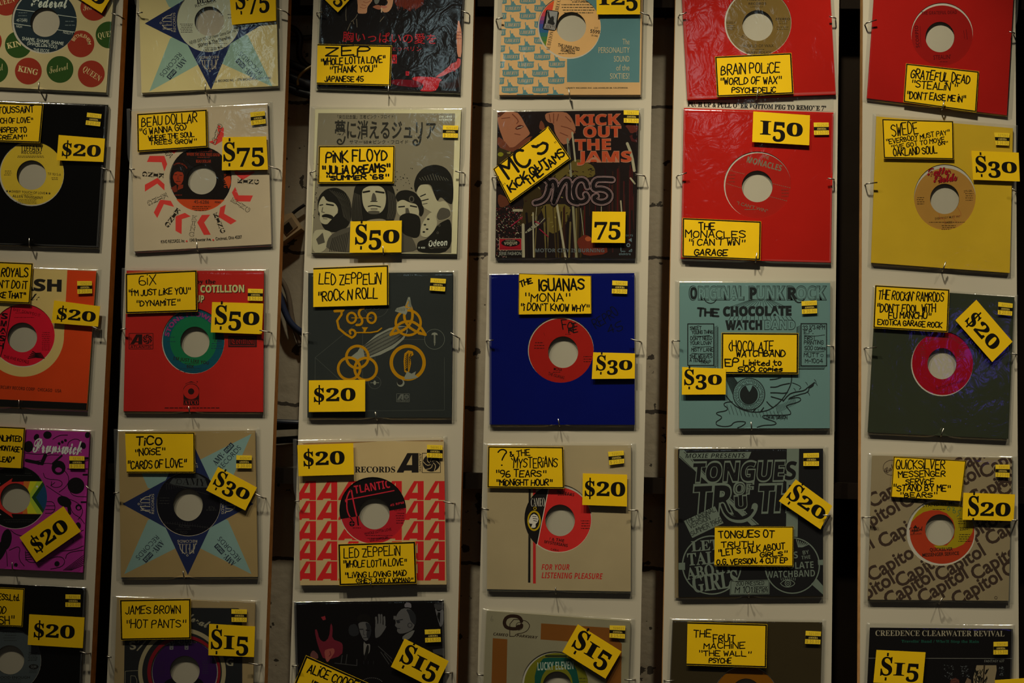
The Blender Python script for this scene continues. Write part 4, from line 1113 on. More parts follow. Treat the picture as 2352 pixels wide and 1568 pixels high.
def art(a):
    g1, g2, g3, rd = c(78, 72, 66), c(50, 46, 42), c(30, 28, 27), c(96, 22, 30)
    a.soft = 1
    a.P([(440, 570), (470, 555), (500, 680), (560, 720), (620, 660), (640, 470), (665, 540), (655, 680), (770, 720), (790, 760), (780, 880), (560, 950), (480, 760)], rd)
    a.P([(520, 410), (570, 395), (580, 440), (545, 450)], c(120, 30, 34)); a.P([(560, 820), (610, 800), (680, 790), (690, 840), (650, 900), (600, 970), (575, 930)], c(136, 62, 50)); a.L([(630, 830), (640, 870), (620, 890)], 10, rd)
    a.P([(380, 880), (420, 810), (480, 860), (490, 920), (420, 930)], c(90, 50, 44))
    a.E(1045, 430, 80, 60, (.01, .009, .009)); a.P([(975, 490), (1010, 470), (1080, 468), (1125, 500), (1135, 590), (1105, 680), (1070, 705), (1035, 680), (1000, 600), (985, 540)], g1); a.P([(1060, 470), (1130, 500), (1140, 600), (1105, 690), (1075, 640), (1085, 560)], g3)
    a.L([(990, 560), (1035, 560)], 14, g3); a.L([(1075, 570), (1110, 575)], 14, (.01, .01, .01)); a.L([(1045, 570), (1040, 625), (1062, 630)], 8, g2); a.L([(1040, 665), (1085, 660)], 8, g3)
    a.P([(1040, 700), (1075, 745), (1125, 735), (1120, 830), (1095, 870), (1075, 800), (1045, 905)], c(96, 88, 78)); a.P([(1082, 750), (1110, 755), (1105, 850), (1060, 960), (1050, 900)], (.012, .012, .012))
    a.P([(855, 570), (870, 510), (940, 490), (975, 540), (990, 620), (930, 650), (870, 630)], g3)
    a.P([(1185, 665), (1182, 560), (1190, 500), (1250, 480), (1300, 520), (1325, 520), (1300, 570), (1250, 640), (1210, 665)], g1)
    for x, y, y2 in ((1196, 415, 510), (1232, 382, 500), (1262, 385, 500), (1296, 410, 520)): a.L([(x, y), (x+4, (y+y2)/2), (x+2, y2)], 24, g1)
    a.P([(1430, 440), (1460, 360), (1520, 300), (1620, 305), (1675, 380), (1680, 480), (1650, 560), (1600, 590), (1540, 610), (1480, 615), (1450, 580), (1460, 545), (1425, 515), (1440, 480)], g1); a.P([(1560, 310), (1640, 320), (1690, 400), (1680, 520), (1620, 460), (1600, 380)], g3)
    a.L([(1445, 455), (1520, 440)], 12, g3); a.E(1470, 470, 22, 16, g3); a.R(1612, 510, 26, 12, g2); a.L([(1450, 545), (1490, 550)], 8, g3)
    a.P([(1545, 250), (1580, 228), (1625, 240), (1632, 300), (1590, 290), (1545, 290)], c(100, 90, 88)); a.B(1410, 395, 1440, 440, g1)
    a.P([(1520, 640), (1680, 555), (1640, 640), (1590, 690), (1520, 690)], c(92, 86, 76))
    a.P([(1905, 240), (2010, 230), (2030, 300), (1960, 330), (1915, 300)], g2); a.P([(1915, 290), (1960, 350), (2025, 300), (2025, 480), (1985, 545), (1950, 430)], c(86, 80, 76)); a.P([(1955, 350), (1985, 355), (1980, 490), (1945, 400)], (.01, .01, .01)); a.L([(1930, 245), (2000, 250)], 10, g3)
    a.P([(1890, 810), (2030, 790), (2035, 890), (1900, 850)], g2)
    for q in ([(1225, 770), (1390, 920)], [(1255, 840), (1355, 985)], [(1300, 860), (1390, 970)], [(840, 870), (825, 980)], [(780, 880), (765, 980)], [(690, 975), (960, 1005)], [(960, 930), (960, 1005)]): a.L(q, 10, g2)
    for i in range(14):
        t = math.radians(200+i*10); a.E(1145+140*math.cos(t), 1240+85*math.sin(t), 6, 6, g1)
    for x in (1045, 1100, 1165): a.L([(x, 950), (x, 985)], 6, g3)
rec(2, C5, 'dark picture sleeve of suited men with a red-lit figure, lowest on the third board', [(190, 230), (2025, 208), (2060, 2000), (235, 2025)], (.007, .006, .007), art=art,
    card=([(335, 878), (1240, 1280), (1060, 1735), (150, 1330)], 26, 'tl', [('ALiCE COOPER', 350, 1088, 1010, 1330, 105, 17), ('"ELECTED"', 375, 1265, 900, 1480, 80, 15)]),
    price=([(1545, 675), (2088, 950), (1921, 1295), (1378, 1020)], '$15', 2, (.10, .90, .70, .44)), stick=([(1793, 565), (1985, 558), (1992, 713), (1800, 722)], '027120', '15.00'),
    pegs='168 1012 242 1005;2112 1098 2040 1096', bag=(4, 4, 4, 6), tone=(.7, .7, .66))
# ---- column 4
D1 = (1110, 0, 5.47)
def torch(a, x, y, s, k):
    a.P([(x-22*s, y), (x-18*s, y-40*s), (x-26*s, y-75*s), (x-22*s, y-95*s), (x-12*s, y-92*s), (x-14*s, y-72*s), (x-4*s, y-48*s), (x+8*s, y-56*s), (x+20*s, y-52*s), (x+24*s, y-30*s), (x+40*s, y-18*s), (x+44*s, y)], k)
def art(a):
    b, cr = c(88, 130, 128), c(205, 168, 110)
    a.P([(1055, -640), (1985, -640), (1962, 1035), (1052, 1032)], b)
    for x, y in ((375, 105), (560, 5), (745, -95), (560, 200), (745, 103), (370, 312), (745, 308), (555, 405), (740, 508), (365, 508), (548, 610), (355, 712), (742, 712), (535, 812), (925, 806), (345, 918), (718, 920), (530, 1015), (918, 1010), (335, 1124), (720, 1126), (375, -95), (190, 200), (180, 405), (172, 610), (165, 812), (160, 1015), (195, 5), (525, 1218), (905, 1218)):
        a.hold = False
        a.up(); a.hold = True
        a.P([(x-108, y-40), (x+108, y-40), (x+98, y-22), (x+100, y+30), (x+80, y+40), (x+10, y+44), (x-4, y+50), (x-15, y+44), (x-85, y+40), (x-104, y+26), (x-100, y-22)], b)
        torch(a, x-8, y-38, .95, b)
        a.hold = False
        a.T('LIBERTY', x-88, y+22, x+88, y+20, 42, cr, 'ital', -.012)
    for t, x0, y in (('The', 1750, 560), ('PERSONALITY', 1443, 666), ('SOUND', 1640, 776), ('of the', 1668, 886), ('SIXTIES!', 1590, 992)): a.T(t, x0, y, 1840, y-2, 72, c(196, 184, 140), 'sans', -.006)
    a.T('LIBERTY RECORDS INC. LOS ANGELES 28, CALIFORNIA', 1036, 1112, 1816, 1110, 16, (.1, .09, .06), 'bold')
def disc(a):
    k = D_(); cx, cy, r = 1086, 337, 386
    line = lambda y: 905-(y+60)*.19
    bands = ((-80, 60, c(208, 86, 40)), (60, 150, c(206, 72, 46)), (150, 205, c(180, 66, 72)), (205, 255, c(140, 66, 100)), (255, 300, c(96, 64, 120)), (300, 360, c(58, 76, 138)), (360, 410, c(46, 92, 128)), (410, 460, c(48, 106, 100)), (460, 520, c(66, 116, 62)), (520, 640, c(92, 124, 40)))
    for y0, y1, q in bands:
        a.up(); a.hold = True
        s_ = 6
        for i in range(s_):
            ya, yb = y0+(y1-y0)*i/s_, y0+(y1-y0)*(i+1)/s_
            xa = cx-math.sqrt(max(0, r*r-(ya-cy)**2)); xb = cx-math.sqrt(max(0, r*r-(yb-cy)**2))
            if xa < line(ya) and xb < line(yb)+20: a.P([(xa, ya), (line(ya), ya), (line(yb), yb), (xb, yb)], q)
        a.hold = False
    a.P([(800, 122), (940, 140), (952, 165), (912, 380), (890, 390), (762, 372), (745, 355), (788, 135)], (.012, .012, .012)); a.P([(808, 132), (935, 148), (912, 318), (785, 296)], c(140, 142, 134)); a.P([(775, 298), (910, 322), (900, 378), (758, 356)], c(150, 148, 138))
    a.T('LIBERTY', 764, 352, 896, 374, 46, k, 'sans', .01)
    a.P([(806, 292), (815, 255), (830, 245), (812, 205), (806, 150), (814, 138), (826, 140), (830, 165), (842, 220), (852, 218), (862, 205), (880, 208), (888, 235), (884, 262), (900, 300), (880, 314)], (.03, .03, .03))
    for i in range(5): a.L([(866, 222), (846+i*12, 198-abs(2-i)*-6)], 4, (.03, .03, .03))
    a.T('AUDITION', 832, 640, 884, 398, 46, k, 'serif', -.012); a.T('RECORD', 945, 135, 990, -80, 46, k, 'serif', -.012)
    a.T('WHERE YOU GONNA GO', 980, -12, 1460, 50, 40, k, 'sans', .01)
    for i in range(5): a.tiny(965+i*8-(i == 0)*-140, 30+i*34, 1400, 30+i*34, 1, (.06, .05, .03), 15, .1)
    a.T('D-47', 1395, 360, 1442, 362, 20, k); a.T('55992', 1340, 410, 1492, 430, 44, k, 'bold', .0); a.T('LB-2466', 1355, 452, 1438, 464, 22, k)
    a.T('THE UNRELATED', 934, 585, 1208, 640, 42, k, 'sans', .022); a.T('SEGMENTS', 970, 640, 1145, 680, 42, k, 'sans', .022); a.tiny(942, 676, 1155, 712, 1, k, 12, .02)
NEXT_TONE[0] = (.90, .84, .77)
rec(3, D1, 'cream and pale blue sleeve record with torch-emblem pattern, top of the fourth board', [(262, -640), (2010, -625), (1975, 1190), (200, 1192)], lambda: c(205, 168, 110),
    (1080, 342, 398), (1087, 337, 386), (1105, 337, 187), seen(214, 172, 106), art, disc, None,
    ([(1418, -215), (1975, -210), (1972, 180), (1425, 182)], '$125'[1:], 1, (.06, .94, .70, .42)), None, '168 238 244 226;2080 194 1968 152;1090 1228 1073 1112', (12, 26, seen(196, 184, 150)))
D2 = (1100, 230, 4.021)
def art(a):
    rg = random.Random(12)
    sk, sk2, gd, gd2, br, rd, w, k = c(182, 112, 80), c(128, 66, 44), c(112, 92, 40), c(66, 50, 24), c(58, 30, 22), c(92, 20, 20), c(186, 170, 140), (.012, .009, .010)
    a.soft = 1
    for i in range(26):
        x = rg.uniform(960, 1440); a.L([(x, rg.uniform(600, 900)), (x+rg.uniform(-8, 8), rg.uniform(950, 1420))], rg.uniform(4, 14), rg.choice((br, rd, c(44, 16, 18), c(70, 30, 26))))
    a.P([(172, 420), (260, 440), (330, 470), (500, 420), (560, 600), (620, 680), (560, 760), (420, 820), (250, 860), (172, 640)], gd2)
    a.P([(640, 640), (800, 600), (900, 540), (1000, 570), (1070, 620), (1075, 700), (980, 720), (880, 700), (700, 760)], gd)
    a.P([(400, 840), (560, 780), (600, 960), (560, 1060), (460, 1140), (330, 1160), (420, 980)], gd2); a.P([(560, 960), (860, 960), (820, 1130), (700, 1240), (620, 1200), (600, 1080)], gd)
    for i in range(90):
        x, y = rg.choice(((rg.uniform(640, 1060), rg.uniform(580, 720)), (rg.uniform(180, 520), rg.uniform(460, 600)), (rg.uniform(420, 860), rg.uniform(800, 1180))))
        a.E(x, y, rg.uniform(5, 22), rg.uniform(3, 9), rg.choice((gd, gd2, c(150, 130, 64), k, br)), rot=rg.uniform(-60, 60), n=7)
    for i in range(18):
        x = rg.uniform(400, 1000); y = rg.uniform(960, 1150); a.L([(x, y), (x+rg.uniform(-30, 30), 1450)], rg.uniform(5, 22), rg.choice((gd2, br, k, c(80, 60, 30), c(120, 100, 56))))
    a.P([(172, 105), (350, 105), (395, 160), (420, 210), (455, 270), (475, 310), (440, 340), (300, 455), (240, 400), (200, 300), (172, 200)], sk)
    a.P([(172, 330), (230, 370), (300, 455), (420, 360), (480, 330), (520, 350), (420, 470), (300, 480), (172, 430)], sk2)
    a.P([(172, 105), (250, 105), (200, 150), (172, 160)], c(96, 50, 32)); a.L([(210, 170), (285, 160)], 8, sk2, sm=1); a.L([(310, 130), (370, 190), (350, 215)], 10, sk2, sm=1); a.P([(330, 260), (375, 225), (420, 240), (390, 262), (350, 275)], c(90, 36, 30)); a.L([(352, 258), (400, 244)], 7, c(206, 180, 150)); a.L([(330, 310), (380, 320)], 8, sk2)
    a.P([(552, 260), (570, 180), (600, 215), (610, 260), (590, 280)], sk2); a.P([(610, 125), (680, 108), (800, 108), (850, 150), (895, 250), (890, 290), (820, 400), (770, 412), (700, 300), (690, 215), (640, 205), (615, 175)], sk)
    for q in ([(650, 130), (660, 200)], [(690, 125), (690, 215)], [(735, 130), (720, 190)], [(760, 240), (840, 260), (890, 300)], [(800, 150), (850, 200)], [(750, 300), (820, 330)]): a.L(q, 8, sk2, sm=1)
    a.L([(820, 360), (850, 700)], 22, c(150, 140, 118)); a.L([(862, 300), (890, 560)], 16, w); a.L([(720, 965), (800, 1455)], 20, w); a.L([(868, 960), (900, 1455)], 22, c(150, 138, 104)); a.L([(830, 400), (838, 640)], 8, k)
    for q, t in (([(940, 1000), (985, 1400)], 5), ([(500, 1040), (505, 1450)], 13), ([(408, 1150), (412, 1450)], 26), ([(535, 970), (522, 1110)], 5), ([(1310, 930), (1318, 1030)], 12), ([(1130, 970), (1130, 1030)], 6), ([(1370, 400), (1410, 500), (1435, 650)], 26), ([(1400, 720), (1440, 770)], 16)): a.L(q, t, w, sm=1)
    a.P([(425, 1215), (590, 1080), (620, 1100), (540, 1165), (432, 1232)], c(160, 150, 128)); a.P([(560, 1090), (605, 1085), (622, 1110), (580, 1150), (550, 1150)], (.03, .02, .02)); a.L([(545, 1155), (605, 1092)], 6, w)
    for i in range(4): a.L([(440+i*38, 1205-i*30), (452+i*38, 1218-i*30)], 8, (.03, .02, .02))
    a.B(312, 1005, 405, 1028, w); a.P([(900, 1290), (990, 1230), (1080, 1320), (1180, 1340), (1190, 1420), (980, 1440), (930, 1380)], c(120, 44, 28)); a.E(1010, 1280, 30, 22, c(190, 90, 50))
    a.P([(1345, 230), (1470, 215), (1468, 290), (1400, 310), (1380, 270)], c(110, 46, 36)); a.P([(1390, 330), (1462, 300), (1460, 390), (1410, 380)], c(84, 30, 28)); a.E(1440, 330, 22, 34, k)
    a.P([(180, 860), (260, 900), (290, 960), (200, 1000), (172, 940)], c(110, 56, 36))
    for i in range(330):
        x, y = rg.uniform(162, 400), rg.uniform(980, 1270)
        if i > 230: x, y = rg.uniform(162, 260), rg.uniform(1270, 1450)
        a.E(x, y, rg.uniform(2, 8), rg.uniform(2, 5), rg.choice((w, w, c(190, 120, 130), c(120, 24, 34), c(120, 24, 34), k, sk2)), rot=rg.uniform(0, 90), n=6)
    for q in ([(560, 1190), (640, 1260)], [(300, 1160), (400, 1080)], [(520, 1120), (560, 1140)]): a.L(q, 9, c(170, 30, 60))
    a.E(200, 500, 26, 20, c(150, 140, 30)); 
    o = c(206, 82, 46)
    for t, x0, y0, x1, y1 in (('KICK', 886, 230, 1298, 222), ('OUT', 962, 338, 1310, 335), ('THE', 890, 458, 1222, 452), ('JAMS', 930, 568, 1412, 566)):
        a.T(t, x0-4, y0+4, x1+4, y1+4, 98, c(196, 130, 100), 'bold', .034); a.T(t, x0, y0, x1, y1, 91, o, 'bold', .02)
    logo = ([(518, 948), (590, 930), (635, 870), (650, 770), (690, 735), (715, 790), (705, 880), (690, 945)], [(690, 945), (730, 850), (770, 760), (820, 728), (840, 780), (830, 880), (850, 935), (912, 948)], [(590, 720), (640, 745), (660, 800)],
            [(1002, 800), (985, 740), (925, 728), (880, 780), (870, 860), (900, 930), (960, 945), (1005, 905), (985, 870)], [(1232, 735), (1150, 730), (1062, 735), (1050, 830), (1130, 815), (1205, 845), (1215, 905), (1160, 945), (1090, 940), (1055, 905), (1085, 885)])
    for w_, q in ((74, k), (62, c(215, 165, 165)), (54, k), (42, c(200, 160, 160)), (36, k)):
        a.up(); a.hold = True
        for p in logo: a.L(p, w_, q, sm=2)
        a.hold = False
    a.T('MOTOR CITY IS BURNING', 514, 1404, 1162, 1404, 34, c(112, 114, 116), 'bold')
    a.B(186, 1275, 395, 1386, c(176, 26, 38)); a.L([(188, 1277), (393, 1277), (393, 1384), (188, 1384)], 4, c(190, 160, 140), closed=True); a.E(292, 1318, 86, 34, k); a.T('vogue', 232, 1335, 356, 1332, 36, w, 'bold'); a.T('DISQUES', 245, 1300, 335, 1300, 13, w); a.tiny(200, 1372, 380, 1373, 1, (.2, .015, .03), 11, .02)
    a.B(180, 1395, 396, 1436, k); a.T('SERIE FASHION', 185, 1430, 393, 1430, 30, c(170, 164, 150), 'sans', .01)
    b = c(120, 138, 146)
    a.T('0175', 1355, 1258, 1424, 1258, 17, b); a.P([(1380, 1290), (1410, 1272), (1412, 1310)], b); a.R(1380, 1338, 14, 8, b); a.L([(1385, 1395), (1412, 1375), (1412, 1398), (1385, 1396)], 6, b); a.L([(1310, 1320), (1312, 1395), (1350, 1395)], 6, b); a.T('elektra', 1292, 1430, 1402, 1430, 24, b)
rec(3, D2, 'colourful picture sleeve with orange block lettering and tilted title card', [(172, 108), (1478, 92), (1448, 1455), (150, 1452)], (.017, .011, .011), art=art,
    card=([(130, 635), (640, 238), (850, 540), (288, 948)], 12, 'trbl', [('MC 5', 275, 722, 655, 450, 150, 26), ('KiCK OUT', 300, 848, 652, 592, 78, 17), ('THE JAMS', 460, 788, 800, 505, 72, 16), ('"', 242, 815, 262, 800, 40, 5), ('"', 722, 425, 736, 412, 40, 5)]),
    price=([(1048, 1028), (1355, 1030), (1350, 1318), (1040, 1315)], '75', 2, (.07, .86, .72, .40)), stick=([(1337, 92), (1478, 95), (1475, 212), (1338, 207)], '526211', '75.00'),
    pegs='126 715 184 706;1530 700 1444 682;800 1464 795 1445', name='record_single')
D3 = (1090, 600, 3.919)
def art(a):
    k = (.004, .006, .028)
    a.H('REPRO', 1098, 610, 1300, 478, 88, 9, k); a.H('45', 1210, 655, 1340, 610, 78, 9, k)
def disc(a):
    k = (.014, .01, .01)
    for ch, x0, y0, x1, y1, h in (('F', 795, 618, 840, 612, 80), ('O', 838, 610, 882, 612, 58), ('R', 850, 645, 892, 640, 46), ('T', 878, 600, 920, 590, 34), ('E', 892, 642, 930, 636, 46)): a.H(ch, x0, y0, x1, y1, h, 10, k)
    a.tiny(812, 658, 872, 668, 1, k, 8); a.T('MONA', 710, 980, 786, 990, 27, k, 'sans', .008); a.tiny(700, 1000, 780, 1012, 1, k, 8); a.T('THE IGUANAS', 660, 1022, 804, 1062, 28, k, 'sans', .008); a.tiny(535, 735, 630, 785, 3, k, 9); a.tiny(972, 860, 1055, 905, 3, k, 9)
    a.L([(622, 640), (632, 668)], 3, (.2, .01, .01))
rec(3, D3, 'plain blue sleeve record with red label, price tag thirty', [(133, 122), (1438, 105), (1442, 1470), (135, 1468)], (.0015, .006, .150),
    (776, 795, 297), (780, 806, 292), (797, 817, 135, 142), seen(176, 30, 22), art, disc,
    ([(398, 108), (1050, 130), (1053, 470), (394, 478)], 6, 'trl', [('THE', 418, 228, 522, 195, 46, 13), ('IGUANAS', 582, 265, 985, 258, 96, 17), ('"MONA"', 448, 362, 858, 358, 72, 11), ('"i DON\'T KNOW WHY"', 412, 440, 1030, 448, 58, 11)]),
    ([(1068, 818), (1445, 828), (1442, 1055), (1055, 1058)], '$30', 2, (.09, .94, .67, .40)), ([(1240, 172), (1378, 178), (1373, 293), (1235, 288)], '526180', '30.00'),
    '113 715 170 708;1494 724 1408 700;765 1478 752 1418', None, (4, 11, 5, 9))
D4 = (1080, 1000, 4.021)
def art(a):
    r = c(168, 34, 30)
    a.P([(540, 480), (560, 480), (556, 1358), (534, 1358)], (.02, .018, .016)); a.P([(580, 480), (606, 480), (606, 1366), (580, 1366)], r)
    a.T('FOR YOUR', 657, 1240, 918, 1240, 52, r, 'bital'); a.T('LISTENING PLEASURE', 657, 1316, 1222, 1326, 54, r, 'bital')
def disc(a):
    k = (.016, .014, .014); w = c(190, 182, 160)
    a.P([(480, 440), (728, 470), (722, 495), (618, 1002), (560, 1010), (440, 800)], k); a.L([(724, 490), (620, 1005)], 7, w)
    a.T('CAMEO', 560, 655, 692, 652, 78, w, 'serif', -.012)
    yl = c(168, 138, 10)
    a.R(590, 786, 54, 17, yl, ry=86, n=40); a.R(598, 672, 12, 6, yl); a.E(590, 786, 48, 78, k)
    a.P([(560, 850), (575, 815), (548, 812), (540, 790), (552, 760), (565, 735), (590, 722), (620, 740), (632, 770), (622, 800), (605, 815), (605, 845), (590, 852)], w)
    for q in ([(575, 745), (610, 750)], [(580, 765), (620, 770)], [(585, 785), (615, 790)]): a.L(q, 6, k, sm=1)
    a.T('96 TEARS', 798, 530, 960, 562, 27, k, 'bold'); a.tiny(805, 552, 940, 580, 1, k, 8); a.T('? & THE', 726, 965, 868, 986, 28, k, 'bold'); a.T('MYSTERIANS', 680, 992, 900, 1030, 28, k, 'bold'); a.T('C-428-A', 742, 1058, 815, 1068, 18, k, 'sans', .01); a.tiny(1018, 790, 1105, 860, 4, k, 9)
rec(3, D4, 'cream sleeve record with one black and one red vertical stripe', [(160, 90), (1485, 92), (1482, 1440), (155, 1418)], lambda: c(152, 136, 98),
    (812, 765, 311, 316), (818, 776, 299, 298), (830, 783, 137, 146), seen(182, 38, 32), art, disc,
    ([(165, 98), (860, 105), (868, 490), (158, 480)], 13, 'trbl', [('?', 255, 275, 335, 275, 145, 13), ('& THE', 368, 195, 552, 182, 50, 10), ("'MYSTERiANS", 385, 300, 806, 290, 88, 10), ('"96 TEARS"', 235, 385, 698, 378, 60, 11), ('"MiDNiGHT HOUR"', 240, 458, 756, 460, 52, 11)]),
    ([(1040, 348), (1450, 360), (1448, 655), (1035, 640)], '$20', 1, (.05, .96, .70, .46)), ([(1273, 150), (1418, 138), (1422, 255), (1285, 272)], '520011', '20.00'),
    '113 674 172 686;1538 690 1458 690;790 1458 788 1402', (2, 18, seen(112, 116, 110)), tone=(.84, .80, .74))
D5 = (1080, 1360, 5.6)
def art(a):
    o, k = c(126, 68, 18), (.035, .018, .012)
    a.P([(912, 398), (1780, 455), (1950, 662), (1925, 2000), (1725, 2000), (1765, 668), (905, 605)], o); a.P([(290, 588), (478, 602), (450, 2000), (250, 2000)], o)
    cr = c(140, 122, 88)
    a.P([(1545, 430), (1800, 450), (1785, 640), (1950, 690), (1950, 560), (1900, 420)], cr) if False else None
    a.L([(660, 370), (640, 320), (560, 300), (480, 310), (440, 360), (440, 420), (480, 462), (600, 472), (660, 440), (660, 420)], 44, k, sm=2); a.E(628, 445, 40, 30, k)
    a.L([(508, 560), (512, 345), (690, 352), (762, 400), (762, 460), (700, 520), (585, 535), (582, 565), (508, 565)], 9, k, sm=1); a.L([(590, 480), (590, 395), (650, 385), (680, 420), (670, 470), (620, 488)], 7, k, sm=1)
    a.T('CAMEO', 292, 552, 488, 568, 36, k, 'bital'); a.T('PARKWAY', 592, 572, 862, 598, 36, k, 'bital')
    a.L([(285, 300), (262, 345), (272, 372), (295, 365), (292, 338), (265, 350)], 3, (.12, .11, .10), sm=1)
    a.P([(220, 232), (800, 250), (1400, 290), (2050, 372), (1400, 345), (900, 285), (500, 262)], c(150, 130, 92))
def disc(a):
    g = (.012, .10, .075)
    a.P([(938, 850), (1000, 838), (1230, 838), (1290, 860), (1370, 1000), (1400, 1150), (1400, 1350), (830, 1350), (830, 1080), (860, 950)], g)
    a.E(1112, 1195, 208, 258, c(116, 106, 18)); 
    a.T('LUCKY ELEVEN', 862, 1002, 1335, 985, 100, c(165, 168, 140), 'bold', .008); a.tiny(1390, 1110, 1500, 1150, 2, (.05, .05, .02), 14)
    a.B(965, 806, 1240, 832, (.03, .04, .02))
rec(3, D5, 'cream sleeve record with brown bars and green and yellow label, lowest on the fourth board', [(212, 235), (2060, 370), (2000, 2180), (130, 2080)], lambda: c(142, 124, 90),
    (1090, 1185, 428), (1105, 1192, 414), (1117, 1200, 184), seen(112, 102, 16), art, disc, None,
    ([(1385, 410), (1945, 760), (1740, 1110), (1185, 765)], '$15', 2, (.10, .90, .68, .44)), ([(1795, 425), (1995, 430), (1990, 595), (1790, 580)], '528021', '15.00'),
    '98 1058 172 1068;2110 1128 1986 1120', tone=(.64, .66, .63))
# ---- column 5
E1 = (1540, 0, 5.6)
def disc(a):
    k = (.05, .035, .018)
    a.T('TRIDENT', 975, 8, 1245, 4, 36, k, 'bold'); a.T('RECORDS', 1000, 64, 1235, 60, 31, k, 'bold'); a.T('ALAMEDA, CALIF.', 1025, 98, 1195, 96, 17, k); a.T('STEREO', 1350, 262, 1537, 260, 30, k, 'bold', .01); a.tiny(1385, 285, 1510, 308, 2, k, 11); a.tiny(1360, 352, 1540, 378, 2, k, 11)
    a.T('R 2002 A', 718, 305, 833, 304, 26, k); a.tiny(720, 335, 840, 385, 3, k, 11)
    a.T('WORLD OF WAX', 934, 610, 1328, 606, 37, k, 'sans', .006); a.tiny(1045, 640, 1215, 642, 1, k, 12); a.T('BRAIN POLICE', 972, 690, 1300, 688, 30, k, 'sans', .01); a.L([(910, 482), (930, 452), (938, 484), (915, 470)], 4, k)
RED = (.52, .014, .009)
rec(4, E1, 'plain red sleeve record with gold label, top of the fifth board', [(115, -640), (2025, -700), (2128, 1215), (218, 1285)], RED,
    (1125, 290, 431), (1133, 295, 418), (1122, 328, 198), seen(150, 114, 56), None, disc,
    ([(572, 728), (1555, 680), (1585, 1205), (600, 1245)], 20, 'trbl', [('BRAiN POLiCE', 655, 962, 1408, 930, 125, 16), ('"WORLD OF WAX"', 640, 1088, 1425, 1072, 88, 15), ('PSYCHEDELiC', 790, 1192, 1352, 1190, 66, 15)]), None, None,
    '118 194 208 160;2126 234 2044 212;1110 1264 1126 1142', None, (3, 7, 5, 1))
E2 = (1530, 220, 3.919)
def disc(a):
    s = c(150, 136, 110)
    a.T('THE', 857, 556, 924, 574, 30, s, 'sans', .006); a.T('MONACLES', 718, 596, 1036, 680, 54, s, 'bold', .006)
    for (x0, y0), (x1, y1) in (((575, 672), (710, 705)), ((545, 790), (680, 830)), ((960, 790), (1125, 830)), ((930, 905), (1095, 948))):
        for i in range(9): a.L([(x0+(x1-x0)*i/9, y0+(y1-y0)*i/9), (x0+(x1-x0)*(i+.62)/9, y0+(y1-y0)*(i+.62)/9)], 4, s, joints=False)
    a.T('"I CAN\'T WIN"', 630, 975, 912, 1052, 28, s); a.tiny(705, 1025, 820, 1060, 1, s, 8); a.tiny(555, 715, 625, 775, 3, c(150, 70, 50), 9); a.tiny(1035, 850, 1110, 905, 3, c(150, 70, 50), 9)
rec(4, E2, 'plain red sleeve record with red label, price tag one hundred fifty', [(160, 110), (1507, 150), (1483, 1500), (133, 1465)], RED,
    (822, 803, 303), (829, 813, 297), (820, 815, 139, 142), (.46, .018, .012), None, disc,
    ([(148, 1098), (855, 1130), (848, 1480), (145, 1450)], 14, 'trbl', [('THE', 295, 1208, 437, 1205, 58, 12), ('MONACLES', 175, 1275, 712, 1278, 60, 11), ('"i CAN\'T WiN"', 200, 1345, 706, 1345, 56, 11), ('GARAGE', 255, 1435, 552, 1438, 54, 12)]),
    ([(785, 140), (1295, 175), (1288, 445), (775, 415)], '150', 2, (.13, .88, .74, .46)), ([(1328, 240), (1463, 240), (1467, 350), (1332, 352)], '022520', '150.00'),
    '106 718 186 692;1512 752 1455 742;805 1492 818 1410', None, (5, 5, 1, 5))
E3 = (1530, 620, 4.021)
